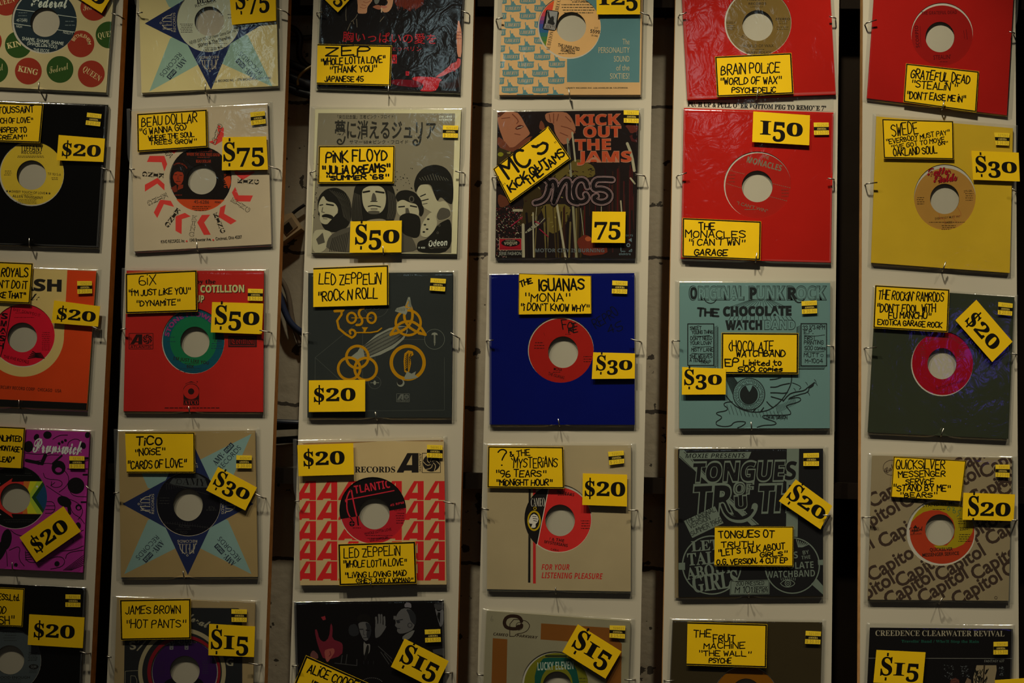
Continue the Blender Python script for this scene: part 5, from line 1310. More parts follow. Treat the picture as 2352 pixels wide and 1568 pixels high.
def art(a):
    k, b = (.022, .028, .03), c(88, 126, 124)
    for t, x0, x1 in (('ORIGINAL', 212, 715), ('PUNK', 762, 1086), ('ROCK', 1112, 1466)):
        a.T(t, x0-4, 272, x1+6, 272, 118, k, 'bold', .055); a.T(t, x0, 268, x1, 268, 110, b, 'bold', .043); a.T(t, x0, 266, x1, 266, 104, k, 'bold', .018); a.T(t, x0, 265, x1, 265, 102, b, 'bold', -.002)
    for t, x0, x1 in (('O', 220, 290), ('P', 766, 838), ('R', 1116, 1205)): a.T(t, x0, 266, x1, 266, 104, k, 'bold', .03)
    a.L([(350, 262), (372, 300), (430, 312), (465, 275)], 9, k, sm=1); a.L([(1180, 262), (1205, 300), (1250, 300), (1275, 270)], 12, k, sm=1)
    a.H('THE', 292, 428, 484, 425, 66, 20, k)
    for i in range(16):
        a.L([(560+i*38, 352), (800+i*10, 268)], 4, k, joints=False); a.L([(575+i*40, 468), (600+i*36, 425)], 5, k, joints=False)
    a.T('CHOCOLATE', 524, 424, 1160, 416, 82, k, 'bold', .05); a.T('WATCH', 552, 550, 892, 548, 82, k, 'bold', .045); a.T('BAND', 902, 548, 1198, 548, 84, k, 'bold', .04); a.T('BAND', 904, 546, 1196, 546, 80, b, 'bold', .006)
    for x0, y0, x1, y1, s in ((200, 497, 440, 880, 1), (1246, 495, 1482, 884, -1)):
        hx = (x1+4, x1+36) if s > 0 else (x0-34, x0-4)
        for i in range(38): a.L([(hx[0], y0+30+i*10), (hx[1], y0+18+i*10)], 3, k, joints=False)
        for i in range(22): a.L([(x0+(0 if s < 0 else 20)-20*(s < 0)+i*11, y1+30), (x0+12+(0 if s < 0 else 20)-20*(s < 0)+i*11, y1+6)], 3, k, joints=False)
        a.L([(x0, y0), (x1, y0), (x1, y1), (x0, y1)], 9, k, closed=True)
        ox = 38*s
        a.L([(x1+ox if s > 0 else x0+ox, y0+30), (x1+ox if s > 0 else x0+ox, y1+30), (x0+20*s if s > 0 else x1-24, y1+30)], 6, k)
    for t, x0, y0, x1, y1 in (('SWEET', 222, 552, 325, 548), ('YOUNG THiNG', 238, 590, 432, 585), ("DON'T NEED", 226, 648, 425, 642), ("YOUR LOViN'", 222, 690, 422, 686), ('MiSTY LANE', 235, 752, 434, 750), ('SHE WEAVES', 220, 812, 426, 810), ('A TENDER', 218, 846, 366, 846), ('TRAP', 315, 866, 412, 864),
                              ('33 1/3 RPM', 1262, 548, 1465, 544), ('E.P.', 1275, 588, 1358, 586), ('FiRST', 1278, 646, 1378, 644), ('PRiNTiNG', 1275, 686, 1452, 684), ('500 copies', 1280, 738, 1472, 736), ('MUTT', 1275, 802, 1410, 800), ('M-1004', 1285, 858, 1446, 856)): a.H(t, x0, y0, x1, y1, 31 if x0 < 1000 else 35, 5, k)
    a.R(1438, 788, 12, 3, k)
    for q in ([(250, 605), (300, 612), (400, 603)], [(245, 706), (320, 712), (415, 704)], [(235, 768), (330, 775), (420, 768)], [(1275, 604), (1380, 610), (1465, 598)], [(1275, 752), (1380, 757), (1460, 750)]): a.L(q, 4, k, sm=1)
    # eyeball
    a.L([(555, 1160), (590, 1210), (660, 1270), (760, 1310), (880, 1312), (980, 1280), (1070, 1200), (1130, 1110), (1160, 1030), (1158, 970)], 9, k, sm=2)
    rg = random.Random(8)
    for i in range(26): a.L([(548+i*4, 1000+i*9), (610+i*5, 965+i*7)], 6, k, joints=False)
    for i in range(10): a.L([(600+i*16, 990-i*3), (660+i*16, 965)], 5, k, joints=False)
    a.E(765, 1145, 150, 148, b); a.R(765, 1145, 146, 8, k); a.R(765, 1150, 98, 6, k)
    for i in range(54):
        t = math.radians(i*360/54); r1 = rg.uniform(96, 118); a.L([(765+138*math.cos(t), 1145+138*math.sin(t)), (765+r1*math.cos(t+.05), 1147+r1*math.sin(t+.05))], 5, k, joints=False)
    a.E(764, 1150, 84, 92, k); a.P([(735, 1066), (800, 1058), (785, 1100), (768, 1126), (752, 1100)], b)
    for q in ([(965, 1080), (1020, 1080), (1060, 1060), (1140, 1045)], [(965, 1132), (1030, 1132), (1080, 1138), (1120, 1130)], [(970, 1168), (1030, 1185), (1080, 1200)], [(960, 1010), (1020, 1005), (1060, 990)], [(930, 1215), (960, 1250), (990, 1270)], [(870, 1310), (900, 1270)], [(800, 1310), (830, 1275)]): a.L(q, 9, k, sm=1)
    a.L([(1080, 1210), (1130, 1150), (1170, 1130), (1230, 1120), (1280, 1110), (1310, 1080), (1370, 1040)], 9, k, sm=1); a.L([(1140, 1180), (1220, 1150), (1310, 1130), (1320, 1090)], 8, k, sm=1); a.P([(1310, 1085), (1335, 1058), (1372, 1030), (1360, 1070), (1330, 1090)], k); a.L([(1165, 1040), (1210, 1055), (1250, 1080), (1230, 1100)], 5, k, sm=1)
    for x, y in ((1300, 1045), (1380, 1020), (1390, 1050), (1320, 1140), (1190, 1100)): a.L([(x-12, y-10), (x, y), (x+6, y+16)], 4, k, sm=1)
    a.L([(610, 1215), (540, 1220), (530, 1250), (570, 1270), (560, 1300), (470, 1310), (460, 1330), (520, 1350), (500, 1380), (455, 1400), (470, 1440), (600, 1445), (620, 1400), (720, 1395), (740, 1410), (700, 1440), (660, 1455)], 7, k, sm=2)
    a.L([(840, 1450), (900, 1430), (1010, 1430), (1020, 1400), (900, 1370), (885, 1345), (930, 1338), (1130, 1340), (1160, 1320), (1120, 1270), (1100, 1250), (1220, 1220), (1250, 1195), (1225, 1170), (1130, 1190)], 7, k, sm=2)
    for i in range(15): a.L([(560+i*36, 1240+i*5), (590+i*36, 1330+i*4)], 3, k, joints=False); a.L([(1010+i*12, 1240+i*2-i*i*.6), (1030+i*12, 1320-i*6)], 3, k, joints=False)
    a.H('DAVE GiBSON', 925, 1370, 1118, 1372, 26, 4, k)
rec(4, E3, 'pale blue picture sleeve with a drawn eyeball and hand lettering', [(125, 118), (1515, 118), (1512, 1460), (122, 1462)], lambda: c(88, 126, 124), art=art,
    card=([(512, 578), (1223, 583), (1220, 960), (510, 956)], 16, 'trbl', [('(HOCOLATE', 582, 752, 992, 738, 85, 11), ('WATCHBAND', 650, 800, 1100, 798, 58, 12), ('EP', 546, 888, 668, 885, 68, 13), ('Limited to', 715, 882, 1062, 878, 48, 12), ('500 copies', 666, 935, 1072, 935, 42, 12)]),
    price=([(148, 895), (552, 910), (550, 1148), (145, 1150)], '$30', 2, (.05, .91, .64, .40)), stick=([(1250, 288), (1392, 280), (1395, 398), (1255, 405)], '520010', '30.00'),
    pegs='68 653 130 655;1546 708 1484 698;790 1472 785 1402', wear=.05, tone=(1.02, .89, .78))
E4 = (1520, 1000, 4.021)
def art(a):
    g, k, hl = c(112, 118, 106), (.016, .016, .018), 'bital'
    a.P([(1150, 122), (1275, 122), (1260, 935), (1142, 935)], g); a.L([(1272, 122), (1258, 935)], 7, k); a.L([(1152, 122), (1144, 935)], 6, k)
    a.P([(165, 132), (205, 132), (480, 440), (900, 820), (830, 830), (440, 450), (160, 200)], g); a.L([(205, 150), (480, 450), (890, 830)], 5, k); a.L([(165, 190), (440, 460), (800, 830)], 5, k)
    a.P([(1380, 1370), (1430, 1320), (1492, 1390), (1492, 1470)], g); a.P([(155, 1175), (215, 1172), (215, 1240), (155, 1238)], g); a.P([(1440, 1150), (1490, 1145), (1490, 1195), (1440, 1195)], g)
    a.P([(225, 160), (828, 150), (800, 213), (200, 218)], g); a.T('MOXIE PRESENTS:', 215, 208, 785, 205, 42, k, 'bital', -.012)
    def out(t, x0, y0, x1, y1, h, sl=0.0, w=.052):
        a.T(t, x0, y0+6, x1, y1+6, h+14, g, 'bold', w, None, sl); a.T(t, x0, y0, x1, y1, h, k, 'bold', .012, None, sl)
    out('TONGUES', 275, 425, 1240, 405, 165, .12)
    out('TR', 280, 720, 640, 705, 245, .12); out('TH', 880, 700, 1215, 690, 232, .12)
    a.L([(560, 640), (600, 740), (690, 785), (790, 770), (850, 700), (860, 650)], 56, g, sm=2); a.L([(560, 640), (600, 735), (690, 770), (790, 752), (835, 690)], 30, k, sm=2); a.L([(650, 640), (690, 700), (770, 705)], 14, g, sm=1)
    out('U', 665, 680, 800, 672, 112); a.T('OF', 655, 545, 850, 535, 108, g, 'bold', .05, None, .1); a.T('OF', 665, 538, 838, 530, 92, k, 'bold', .006, None, .1); a.T('OF', 668, 536, 834, 528, 86, g, 'bold', -.022, None, .1)
    a.P([(205, 788), (490, 652), (570, 808), (282, 946)], g)
    for t, x0, y0, x1, y1 in (('THE ORiGiNAL', 230, 815, 500, 700), ('VERSiON', 262, 858, 450, 775), ('SUMMER 1966', 278, 925, 558, 795)): a.H(t, x0, y0, x1, y1, 44, 5, k)
    a.R(462, 1195, 270, 12, g, ry=268, n=64); a.R(1205, 1200, 250, 11, g, ry=255, n=64); a.E(1205, 1200, 240, 245, k)
    for t, x0, y0, x1, y1, h in (("LET'S", 275, 1070, 640, 1040, 92), ('TALK', 240, 1200, 600, 1170, 110), ('ABOUT', 240, 1330, 660, 1260, 105), ('GIRLS', 290, 1450, 720, 1390, 150)): a.T(t, x0, y0, x1, y1, h, g, 'serif', .012)
    a.T('SONGS', 985, 1160, 1262, 1130, 62, g, 'bold'); a.T('BY', 1300, 1100, 1362, 1090, 36, g, 'bold', -.01); a.T('THE', 1290, 1145, 1378, 1135, 34, g, 'bold', -.01)
    a.T('CHOCOLATE', 950, 1245, 1408, 1222, 62, g, 'bold', -.006); a.T('WATCHBAND', 962, 1315, 1420, 1300, 62, g, 'bold', -.006)
    for i in range(7): a.L([(1240+i*18, 980+i*4), (1250+i*9+i*i, 950+i*10)], 9, g) if i < 0 else a.L([(1262+i*6, 1028-i*0), (1245+i*18, 962+i*7)], 8, g)
    a.L([(1095, 1365), (1130, 1335), (1170, 1328), (1215, 1345), (1232, 1368), (1200, 1392), (1160, 1400), (1120, 1390), (1095, 1365)], 7, g, sm=1); a.R(1165, 1364, 26, 7, g); a.E(1165, 1364, 14, 14, g); a.E(1165, 1364, 8, 8, k)
    for i in range(8): a.L([(1105+i*18, 1335-abs(i-3.5)*-3-10), (1100+i*19, 1318-10+abs(i-3.5)*2)], 5, g)
    a.P([(632, 1340), (995, 1330), (995, 1465), (628, 1472)], g); a.L([(640, 1346), (988, 1338), (988, 1460), (635, 1466)], 4, k, closed=True)
    a.H('200 PRESSED', 685, 1385, 945, 1378, 36, 5, k); a.H('M 101', 680, 1450, 835, 1448, 54, 7, k); a.H('XEROX', 850, 1418, 975, 1415, 24, 5, k); a.H('JULY 1979', 848, 1452, 978, 1448, 28, 5, k)
rec(4, E4, 'black picture sleeve with grey hand-drawn lettering and tilted price tag', [(152, 125), (1490, 120), (1490, 1480), (155, 1490)], (.016, .016, .018), art=art,
    card=([(490, 838), (1218, 840), (1215, 1210), (486, 1203)], 10, 'trb', [('TONGUES OT', 525, 948, 1038, 938, 66, 12), ('TRUTH', 550, 1030, 845, 1025, 50, 11), ('"LET\'S TALK ABOUT', 522, 1112, 1138, 1048, 55, 11), ('GiRLS"', 910, 1122, 1158, 1108, 44, 11), ('O.G. VERSiON, 4 CUT EP', 508, 1190, 1162, 1172, 44, 11)]),
    price=([(1238, 405), (1575, 650), (1465, 865), (1082, 605)], '$20', 2, (.07, .95, .72, .46)), stick=([(1308, 163), (1452, 160), (1452, 280), (1308, 280)], '526000', '20.00'),
    pegs='78 694 164 676;1556 738 1488 735;805 1492 803 1452', lip=(-34, 8, seen(128, 104, 66)))
E5 = (1510, 1380, 5.6)
rec(4, E5, 'brown sleeve record with orange label, lowest on the fifth board', [(195, 252), (2120, 275), (2070, 2180), (110, 2180)], lambda: c(60, 48, 30),
    (1135, 1245, 418), (1136, 1250, 412), (1140, 1190, 195), seen(144, 84, 10), None, None,
    ([(388, 268), (1412, 298), (1402, 858), (375, 825)], 22, 'trb', [('THE', 468, 462, 688, 466, 85, 15), ('FRUiT', 720, 530, 1000, 524, 90, 15), ('MACHiNE', 600, 612, 1126, 605, 72, 14), ('"THE WALL"', 530, 702, 1202, 710, 64, 14), ('PSYCHE', 665, 792, 948, 795, 60, 14)]), None,
    ([(1908, 382), (2105, 393), (2095, 555), (1898, 548)], '521200', '30.00'), '103 1030 218 1022', None, (7, 9, 7, 8), tone=(.62, .60, .42))
# ---- column 6
G1 = (1950, 0, 5.6)
def disc(a):
    k = (.10, .006, .008)
    a.T('THE GRATEFUL DEAD', 930, 192, 1390, 178, 44, k, 'bold'); a.T('SCORPIO', 908, 615, 888, 325, 44, k, 'bold'); a.T("STEALIN'", 1086, 766, 1312, 756, 54, k, 'sans', .012); a.tiny(1160, 798, 1270, 800, 1, k, 12)
    for i in range(2): a.L([(925+i*22, 600-i*10), (915+i*22, 335)], 4, k) if i < 1 else None
    a.L([(1475, 395), (1488, 495)], 5, k); a.L([(1508, 380), (1522, 505)], 6, k)
rec(5, G1, 'plain red sleeve record with red label hanging crooked, top of the rightmost board', [(360, -588), (2135, -370), (2030, 1482), (232, 1262)], (.47, .013, .010),
    (1198, 440, 398, 406), (1198, 466, 394, 396), (1170, 476, 187, 195), (.36, .012, .010), None, disc,
    ([(735, 815), (1672, 918), (1637, 1445), (700, 1312)], 18, 'trbl', [('GRATEFUL DEAD', 795, 1000, 1552, 1078, 108, 16), ('"STEALiN\'"', 800, 1125, 1392, 1165, 92, 15), ('"DON\'T EASE ME iN"', 738, 1262, 1496, 1312, 82, 15)]), None, None,
    '232 293 356 255;2130 424 2060 408;1200 1398 1226 1298', None, (10, 12, 4, 8))
G2 = (1950, 240, 3.823)
def disc(a):
    r, k = c(160, 22, 30), (.06, .03, .012)
    for o, q in ((4, (.05, .008, .012)), (0, r)): a.T('Butter', 690+o, 628+o, 895+o, 606+o, 62, q, 'script', .05); a.T('Fields', 740+o, 688+o, 948+o, 664+o, 62, q, 'script', .05)
    a.T('275-SRL', 1008, 772, 1086, 766, 18, k, 'sans', .01); a.tiny(1020, 785, 1095, 842, 4, k, 9); a.tiny(592, 820, 665, 875, 4, k, 9)
    a.T('EVERYBODY MUST PAY', 755, 1012, 978, 990, 19, k, 'sans', .01); a.tiny(700, 1036, 1045, 1002, 1, k, 9, .02); a.T('SWEDE', 838, 1048, 908, 1042, 18, k, 'sans', .01); a.tiny(810, 1066, 945, 1098, 3, k, 9)
    for q in ([(790, 960), (800, 1010), (830, 985), (850, 1060)], [(940, 880), (990, 960), (980, 985), (930, 970), (910, 1000), (950, 1030)]): a.L(q, 3, c(176, 84, 46), sm=2)
rec(5, G2, 'plain yellow sleeve record with tan label, price tag thirty', [(242, 104), (1440, 208), (1412, 1478), (195, 1388)], (.72, .47, .030),
    (842, 812, 271, 289), (843, 832, 270, 274), (840, 828, 128, 133), seen(180, 126, 54), None, disc,
    ([(290, 126), (916, 145), (922, 482), (305, 472)], 12, 'trbl', [('SWEDE', 380, 282, 608, 250, 98, 10), ('"EVERBODY MUST PAY"', 330, 350, 886, 262, 40, 8), ('"i\'VE GOT TO MOVE', 372, 396, 842, 322, 36, 8), ('ON"', 785, 360, 868, 348, 28, 8), ('OAKLAND SOUL', 392, 452, 772, 425, 58, 10)]),
    ([(1075, 405), (1490, 422), (1500, 675), (1090, 660)], '$30', 2, (.07, .95, .73, .40)), ([(1275, 245), (1410, 252), (1405, 360), (1290, 355)], '127201', '30.00'),
    '160 694 250 684;1472 768 1432 738;825 1454 850 1380', None, (9, 11, 7, 9))
G3 = (1950, 630, 3.92)
def disc(a):
    k = (.22, .03, .02)
    a.A('THE ROCKIN RAMRODS', 843, 800, 228, 215, 320, 22, k); a.tiny(690, 575, 940, 590, 2, k, 9); a.tiny(965, 680, 1060, 760, 5, k, 10); a.tiny(640, 660, 690, 760, 6, k, 10)
    a.T("DON'T FOOL WITH FU MANCHU", 780, 1040, 1045, 965, 20, (.07, .006, .01)); a.tiny(800, 1050, 960, 1055, 1, k, 9)
rec(5, G3, 'grey-green sleeve record with red label and tilted price tag', [(245, 120), (1490, 205), (1435, 1480), (170, 1420)], lambda: c(52, 54, 38),
    (838, 803, 281, 293), (843, 800, 275, 286), (838, 803, 131, 140), seen(158, 12, 22), None, disc,
    ([(235, 96), (906, 135), (890, 522), (218, 482)], 13, 'trbl', [("THE ROCKiN' RAMRODS", 265, 222, 852, 245, 76, 10), ('"DON\'T FOOL WiTH', 250, 335, 778, 340, 68, 11), ('FU MANCHU"', 358, 395, 736, 400, 52, 11), ('EXOTiCA GARAGE ROCK', 258, 448, 836, 480, 46, 10)]),
    ([(1147, 228), (1472, 605), (1290, 788), (958, 412)], '$20', 1, (.13, .87, .76, .48)), ([(1345, 248), (1475, 262), (1468, 372), (1340, 360)], '027120', '20.00'),
    '158 662 252 655;1510 722 1465 710;830 1452 852 1385', None, (9, 8, 5, 8))
G4 = (1950, 1010, 3.92)
def art(a):
    k = (.065, .04, .03); ux, uy = .860, -.510
    for i, (x, y) in enumerate(((200, 1282), (455, 1335), (812, 1280), (1135, 1270), (300, 980), (1265, 955), (205, 618), (492, 628), (1212, 355), (40, 880), (765, 575), (-5, 1535), (352, 1506), (655, 1486), (960, 1505), (1110, 595), (-190, 1215), (957, 985), (970, 310), (1415, 1245), (720, 905), (1370, 520), (20, 1120))):
        if i in (20, 22): continue
        a.T('Capitol', x, y, x+ux*500, y+uy*500, 122, k, 'sans', .026)
    a.R(385, 250, 78, 4, k, ry=68, n=40); a.T('Capitol', 330, 310, 500, 190, 46, k, 'script', .01); a.R(1323, 1420, 12, 4, k)
def disc(a):
    y, k = c(172, 142, 16), (.02, .016, .012)
    pts = [(838+292*math.cos(math.radians(t)), 830+287*math.sin(math.radians(t))) for t in range(198, 352, 6)] + [(1122, 745), (1112, 830), (1080, 880), (1030, 940), (960, 972), (880, 982), (800, 980), (760, 950), (880, 950), (945, 880), (955, 790), (935, 720), (880, 660), (810, 632), (740, 632), (670, 650), (610, 690)]
    a.P(pts, y)
    a.T('STAND BY ME', 660, 606, 956, 580, 29, k, 'sans', .012); a.tiny(745, 628, 870, 622, 1, k, 9); a.T('2320', 997, 815, 1074, 810, 27, k, 'bold'); a.tiny(978, 712, 1060, 755, 3, k, 9); a.tiny(980, 855, 1105, 915, 4, k, 10)
    a.T('QUICKSILVER', 727, 1004, 934, 996, 30, k, 'sans', .02); a.T('MESSENGER SERVICE', 660, 1052, 992, 1034, 30, k, 'sans', .02)
    a.T('Capitol', 540, 832, 664, 818, 40, k, 'script', .03); a.P([(575, 795), (598, 765), (622, 795)], k); a.T('RECORDS', 550, 858, 655, 848, 12, k)
    a.L([(890, 605), (905, 600), (910, 625), (892, 640), (880, 620), (900, 600)], 4, (.02, .16, .10), sm=1); a.L([(930, 610), (955, 612), (930, 640), (950, 665), (965, 640), (935, 630)], 4, (.02, .16, .10), sm=1); a.L([(1010, 630), (975, 640), (1000, 670), (970, 688)], 4, (.02, .16, .10), sm=1)
rec(5, G4, 'cream sleeve record printed with diagonal brown lettering, red and yellow label', [(210, 140), (1470, 163), (1437, 1448), (170, 1437)], lambda: c(158, 134, 94),
    (828, 832, 312, 300), (838, 830, 291, 285), (818, 810, 132, 141), seen(184, 56, 24), art, disc,
    ([(402, 148), (1056, 186), (1012, 550), (377, 510)], 9, 'trl', [('QUiCKSiLVER', 425, 262, 862, 264, 78, 10), ('MESSENGER', 446, 338, 866, 326, 52, 10), ('SERViCE', 512, 403, 766, 398, 48, 10), ('"STAND BY ME"', 396, 458, 912, 462, 54, 11), ('"BEARS"', 458, 518, 792, 514, 42, 10)]),
    ([(1030, 475), (1495, 490), (1482, 730), (1022, 718)], '$20', 2, (.10, .93, .84, .52)), ([(1320, 222), (1448, 222), (1445, 338), (1320, 332)], '520011', '20.00'),
    '138 698 226 692;1516 722 1466 724;815 1472 840 1422', (8, 14, seen(150, 142, 122)), tone=(.70, .70, .66))
G5 = (1950, 1390, 5.851)
def art(a):
    w, g = c(150, 136, 112), (.016, .10, .07)
    a.T('CREEDENCE CLEARWATER REVIVAL', 352, 408, 2090, 415, 74, w, 'serif', -.004); a.T("Travelin' Band / Who'll Stop the Rain", 703, 498, 1748, 502, 36, g, 'serif', .01)
    a.L([(268, 708), (2190, 712)], 7, c(110, 104, 94)); a.T('FANTASY 637', 1818, 765, 2088, 762, 34, c(110, 106, 96))
    lt = c(132, 112, 82)
    a.P([(1715, 803), (1980, 803), (1985, 870), (1960, 1000), (1950, 1300), (1680, 1300), (1672, 960), (1690, 900)], lt); a.L([(1820, 805), (1800, 1050)], 22, (.05, .035, .022))
    rg = random.Random(4)
    for i in range(40): x, y = rg.uniform(1700, 1850), rg.uniform(900, 1060); a.L([(x, y), (x+rg.uniform(-30, 30), y-rg.uniform(20, 60))], rg.uniform(5, 16), (.012, .012, .010))
    for i in range(90):
        x, y = rg.choice(((rg.uniform(1280, 1400), rg.uniform(800, 1000)), (rg.uniform(1500, 1620), rg.uniform(790, 960)), (rg.uniform(2020, 2080), rg.uniform(820, 950)))); a.E(x, y, rg.uniform(3, 10), rg.uniform(3, 14), c(*[rg.uniform(30, 90)]*3), rot=rg.uniform(0, 90), n=6)
    a.P([(1350, 1060), (1370, 1000), (1430, 970), (1480, 1000), (1490, 1200), (1340, 1200)], c(70, 34, 26)); a.P([(1560, 1040), (1590, 970), (1640, 1000), (1650, 1200), (1560, 1200)], c(110, 84, 62))
    for q in ([(1370, 1000), (1430, 985), (1480, 1030)], [(1380, 1030), (1440, 1020)]): a.L(q, 7, c(100, 56, 40), sm=1)
rec(5, G5, 'black picture sleeve with cream headline and white rule, lowest on the rightmost board', [(285, 300), (2205, 318), (2150, 2230), (195, 2230)], (.009, .008, .009), art=art,
    card=([(1960, 1004), (2700, 955), (2750, 1400), (1990, 1420)], 0, '', []),
    price=([(370, 598), (1030, 630), (990, 1060), (328, 1035)], '$15', 2, (.12, .90, .76, .40)), stick=([(1943, 490), (2135, 487), (2135, 658), (1942, 660)], '526180', '15.00'), bag=(9, 5, 12, 8), tone=(.75, .74, .66))
# ---------------------------------------------------------------- boards, pegs, wall, cables
def prism(pts, y0, y1):
    """front outline (list of world points) extruded from y0 to y1"""
    n = len(pts)
    v = [(p.x, y0, p.z) for p in pts] + [(p.x, y1, p.z) for p in pts]
    f = [list(range(n))[::-1], list(range(n, 2*n))] + [[i, (i+1) % n, (i+1) % n+n, i+n] for i in range(n)]
    return v, f
def tube(pts, r, n=8, cap=True):
    """round bar through world points"""
    V, F = [], []
    up = Vector((.31, .2, .93))
    for i, p in enumerate(pts):
        d = (pts[min(i+1, len(pts)-1)]-pts[max(i-1, 0)]).normalized()
        a = d.cross(up).normalized(); b = d.cross(a)
        rr = r[i] if isinstance(r, (list, tuple)) else r
        for k in range(n):
            t = 2*math.pi*k/n
            V.append(p+a*(rr*math.cos(t))+b*(rr*math.sin(t)))
    for i in range(len(pts)-1):
        for k in range(n):
            F.append((i*n+k, i*n+(k+1) % n, (i+1)*n+(k+1) % n, (i+1)*n+k))
    if cap:
        F.append(tuple(range(n))[::-1]); F.append(tuple(range((len(pts)-1)*n, len(pts)*n)))
    return V, F
def smooth3(pts, it=2):
    for _ in range(it):
        q = [pts[0]]
        for a, b in zip(pts, pts[1:]): q += [a*.75+b*.25, a*.25+b*.75]
        pts = q+[pts[-1]]
    return pts
STEEL = mat((.36, .34, .30), rough=.32, metal=1.0, var=.15, scale=300, name='bent_steel_wire')
LAM = mat(BOARD, rough=.55, var=.05, scale=9, name='cream_laminate', bump=.02)
PLY = mat((.66, .36, .14), rough=.7, var=.35, scale=90, name='plywood_edge')
DARKW = mat((.012, .009, .007), rough=.8, var=.3, scale=30, name='black_painted_wood')
BRD = [  # left and right edge of each front face: (x at y=-120, x at y=1690)
 ((-95, -178), (289, 201.5), 'leftmost cream display board, cut off by the left side of the photo'),
 ((319, 240), (667, 603), 'second cream display board from the left, with a cable gap on its right'),
 ((724, 661), (1091.5, 1045), 'third cream display board from the left, led by the singer picture sleeve at its top'),
 ((1138.5, 1093.5), (1503.5, 1467), 'fourth cream display board from the left, holding the plain blue sleeve'),
 ((1554, 1519), (1929, 1908), 'fifth cream display board from the left, with the printed instruction strip'),
 ((1982.5, 1974.5), (2331.5, 2341), 'rightmost cream display board, holding the plain yellow sleeve')]
BOARDS = []
for i, (l, r, lb) in enumerate(BRD):
    pts = [at(l[0], -120), at(r[0], -120), at(r[1], 1690), at(l[1], 1690)]
    o0 = at((l[0]+r[0])/2, 1690)
    root = bpy.data.objects.new('display_board', None)
    root.empty_display_size = .05
    col.objects.link(root)
    root.location = o0
    tag(root, lb, 'board', 'upright display boards')
    v, f = prism([p-o0 for p in pts], 0.0, .018)
    # front face laminate, edges plywood
    mi = [0, 1]+[1]*4
    link('panel', v, f, [LAM, PLY], mi, root)
    for (e, t, od, reach) in BOARDPEGS[i]:
        pe = at(e[0], e[1], .0082); pt = at(t[0], t[1], .0094)
        p0 = Vector((pe.x, .006, pe.z))+Vector((od[0], 0, -od[1]))*.0022
        pts2 = [p0, pe+(p0-pe)*.25, pe+(p0-pe)*.06, pe+(pt-pe)*.08, pe+(pt-pe)*.25, pt]
        v, f = tube([p-o0 for p in pts2], .00085)
        link('peg', v, f, [STEEL], None, root, smooth=True)
    BOARDS.append((root, o0))
# screw heads and specks on the boards are left to the laminate; the instruction strip is stuck to the fifth board
root, o0 = BOARDS[4]
LUM[0] = 1.0
fr = (1530, 220, 3.919)
q = [(160, 46), (1500, 0), (1508, 140), (160, 101)]
a = Art(fr, lambda p: .0002)
a.P(q, (.60, .55, .44))
a.T('PUSH UP & PULL OVER BOTTOM PEG TO REMOVE 7"', 193, 94, 1440, 134, 40, (.02, .018, .015), 'serif', .035)
mb = newMB()
a.emit(mb, o0)
build('instruction_strip', mb, root, rough=.5, var=.04)
q = pxq(fr, [(640, 32), (1505, 3), (1508, 138), (640, 112)])
V, F = [], []
for j in range(12):
    for i in range(60):
        p = bil(q, i/59, j/11)
        V.append(at(p[0], p[1], .0009+.0004*mnoise.noise(Vector((i*.9, j*.9, 3))))-o0)
for j in range(11):
    for i in range(59): F.append((j*60+i, j*60+i+1, (j+1)*60+i+1, (j+1)*60+i))
link('clear_tape_strip', V, F, [TAPE], None, root, smooth=True)

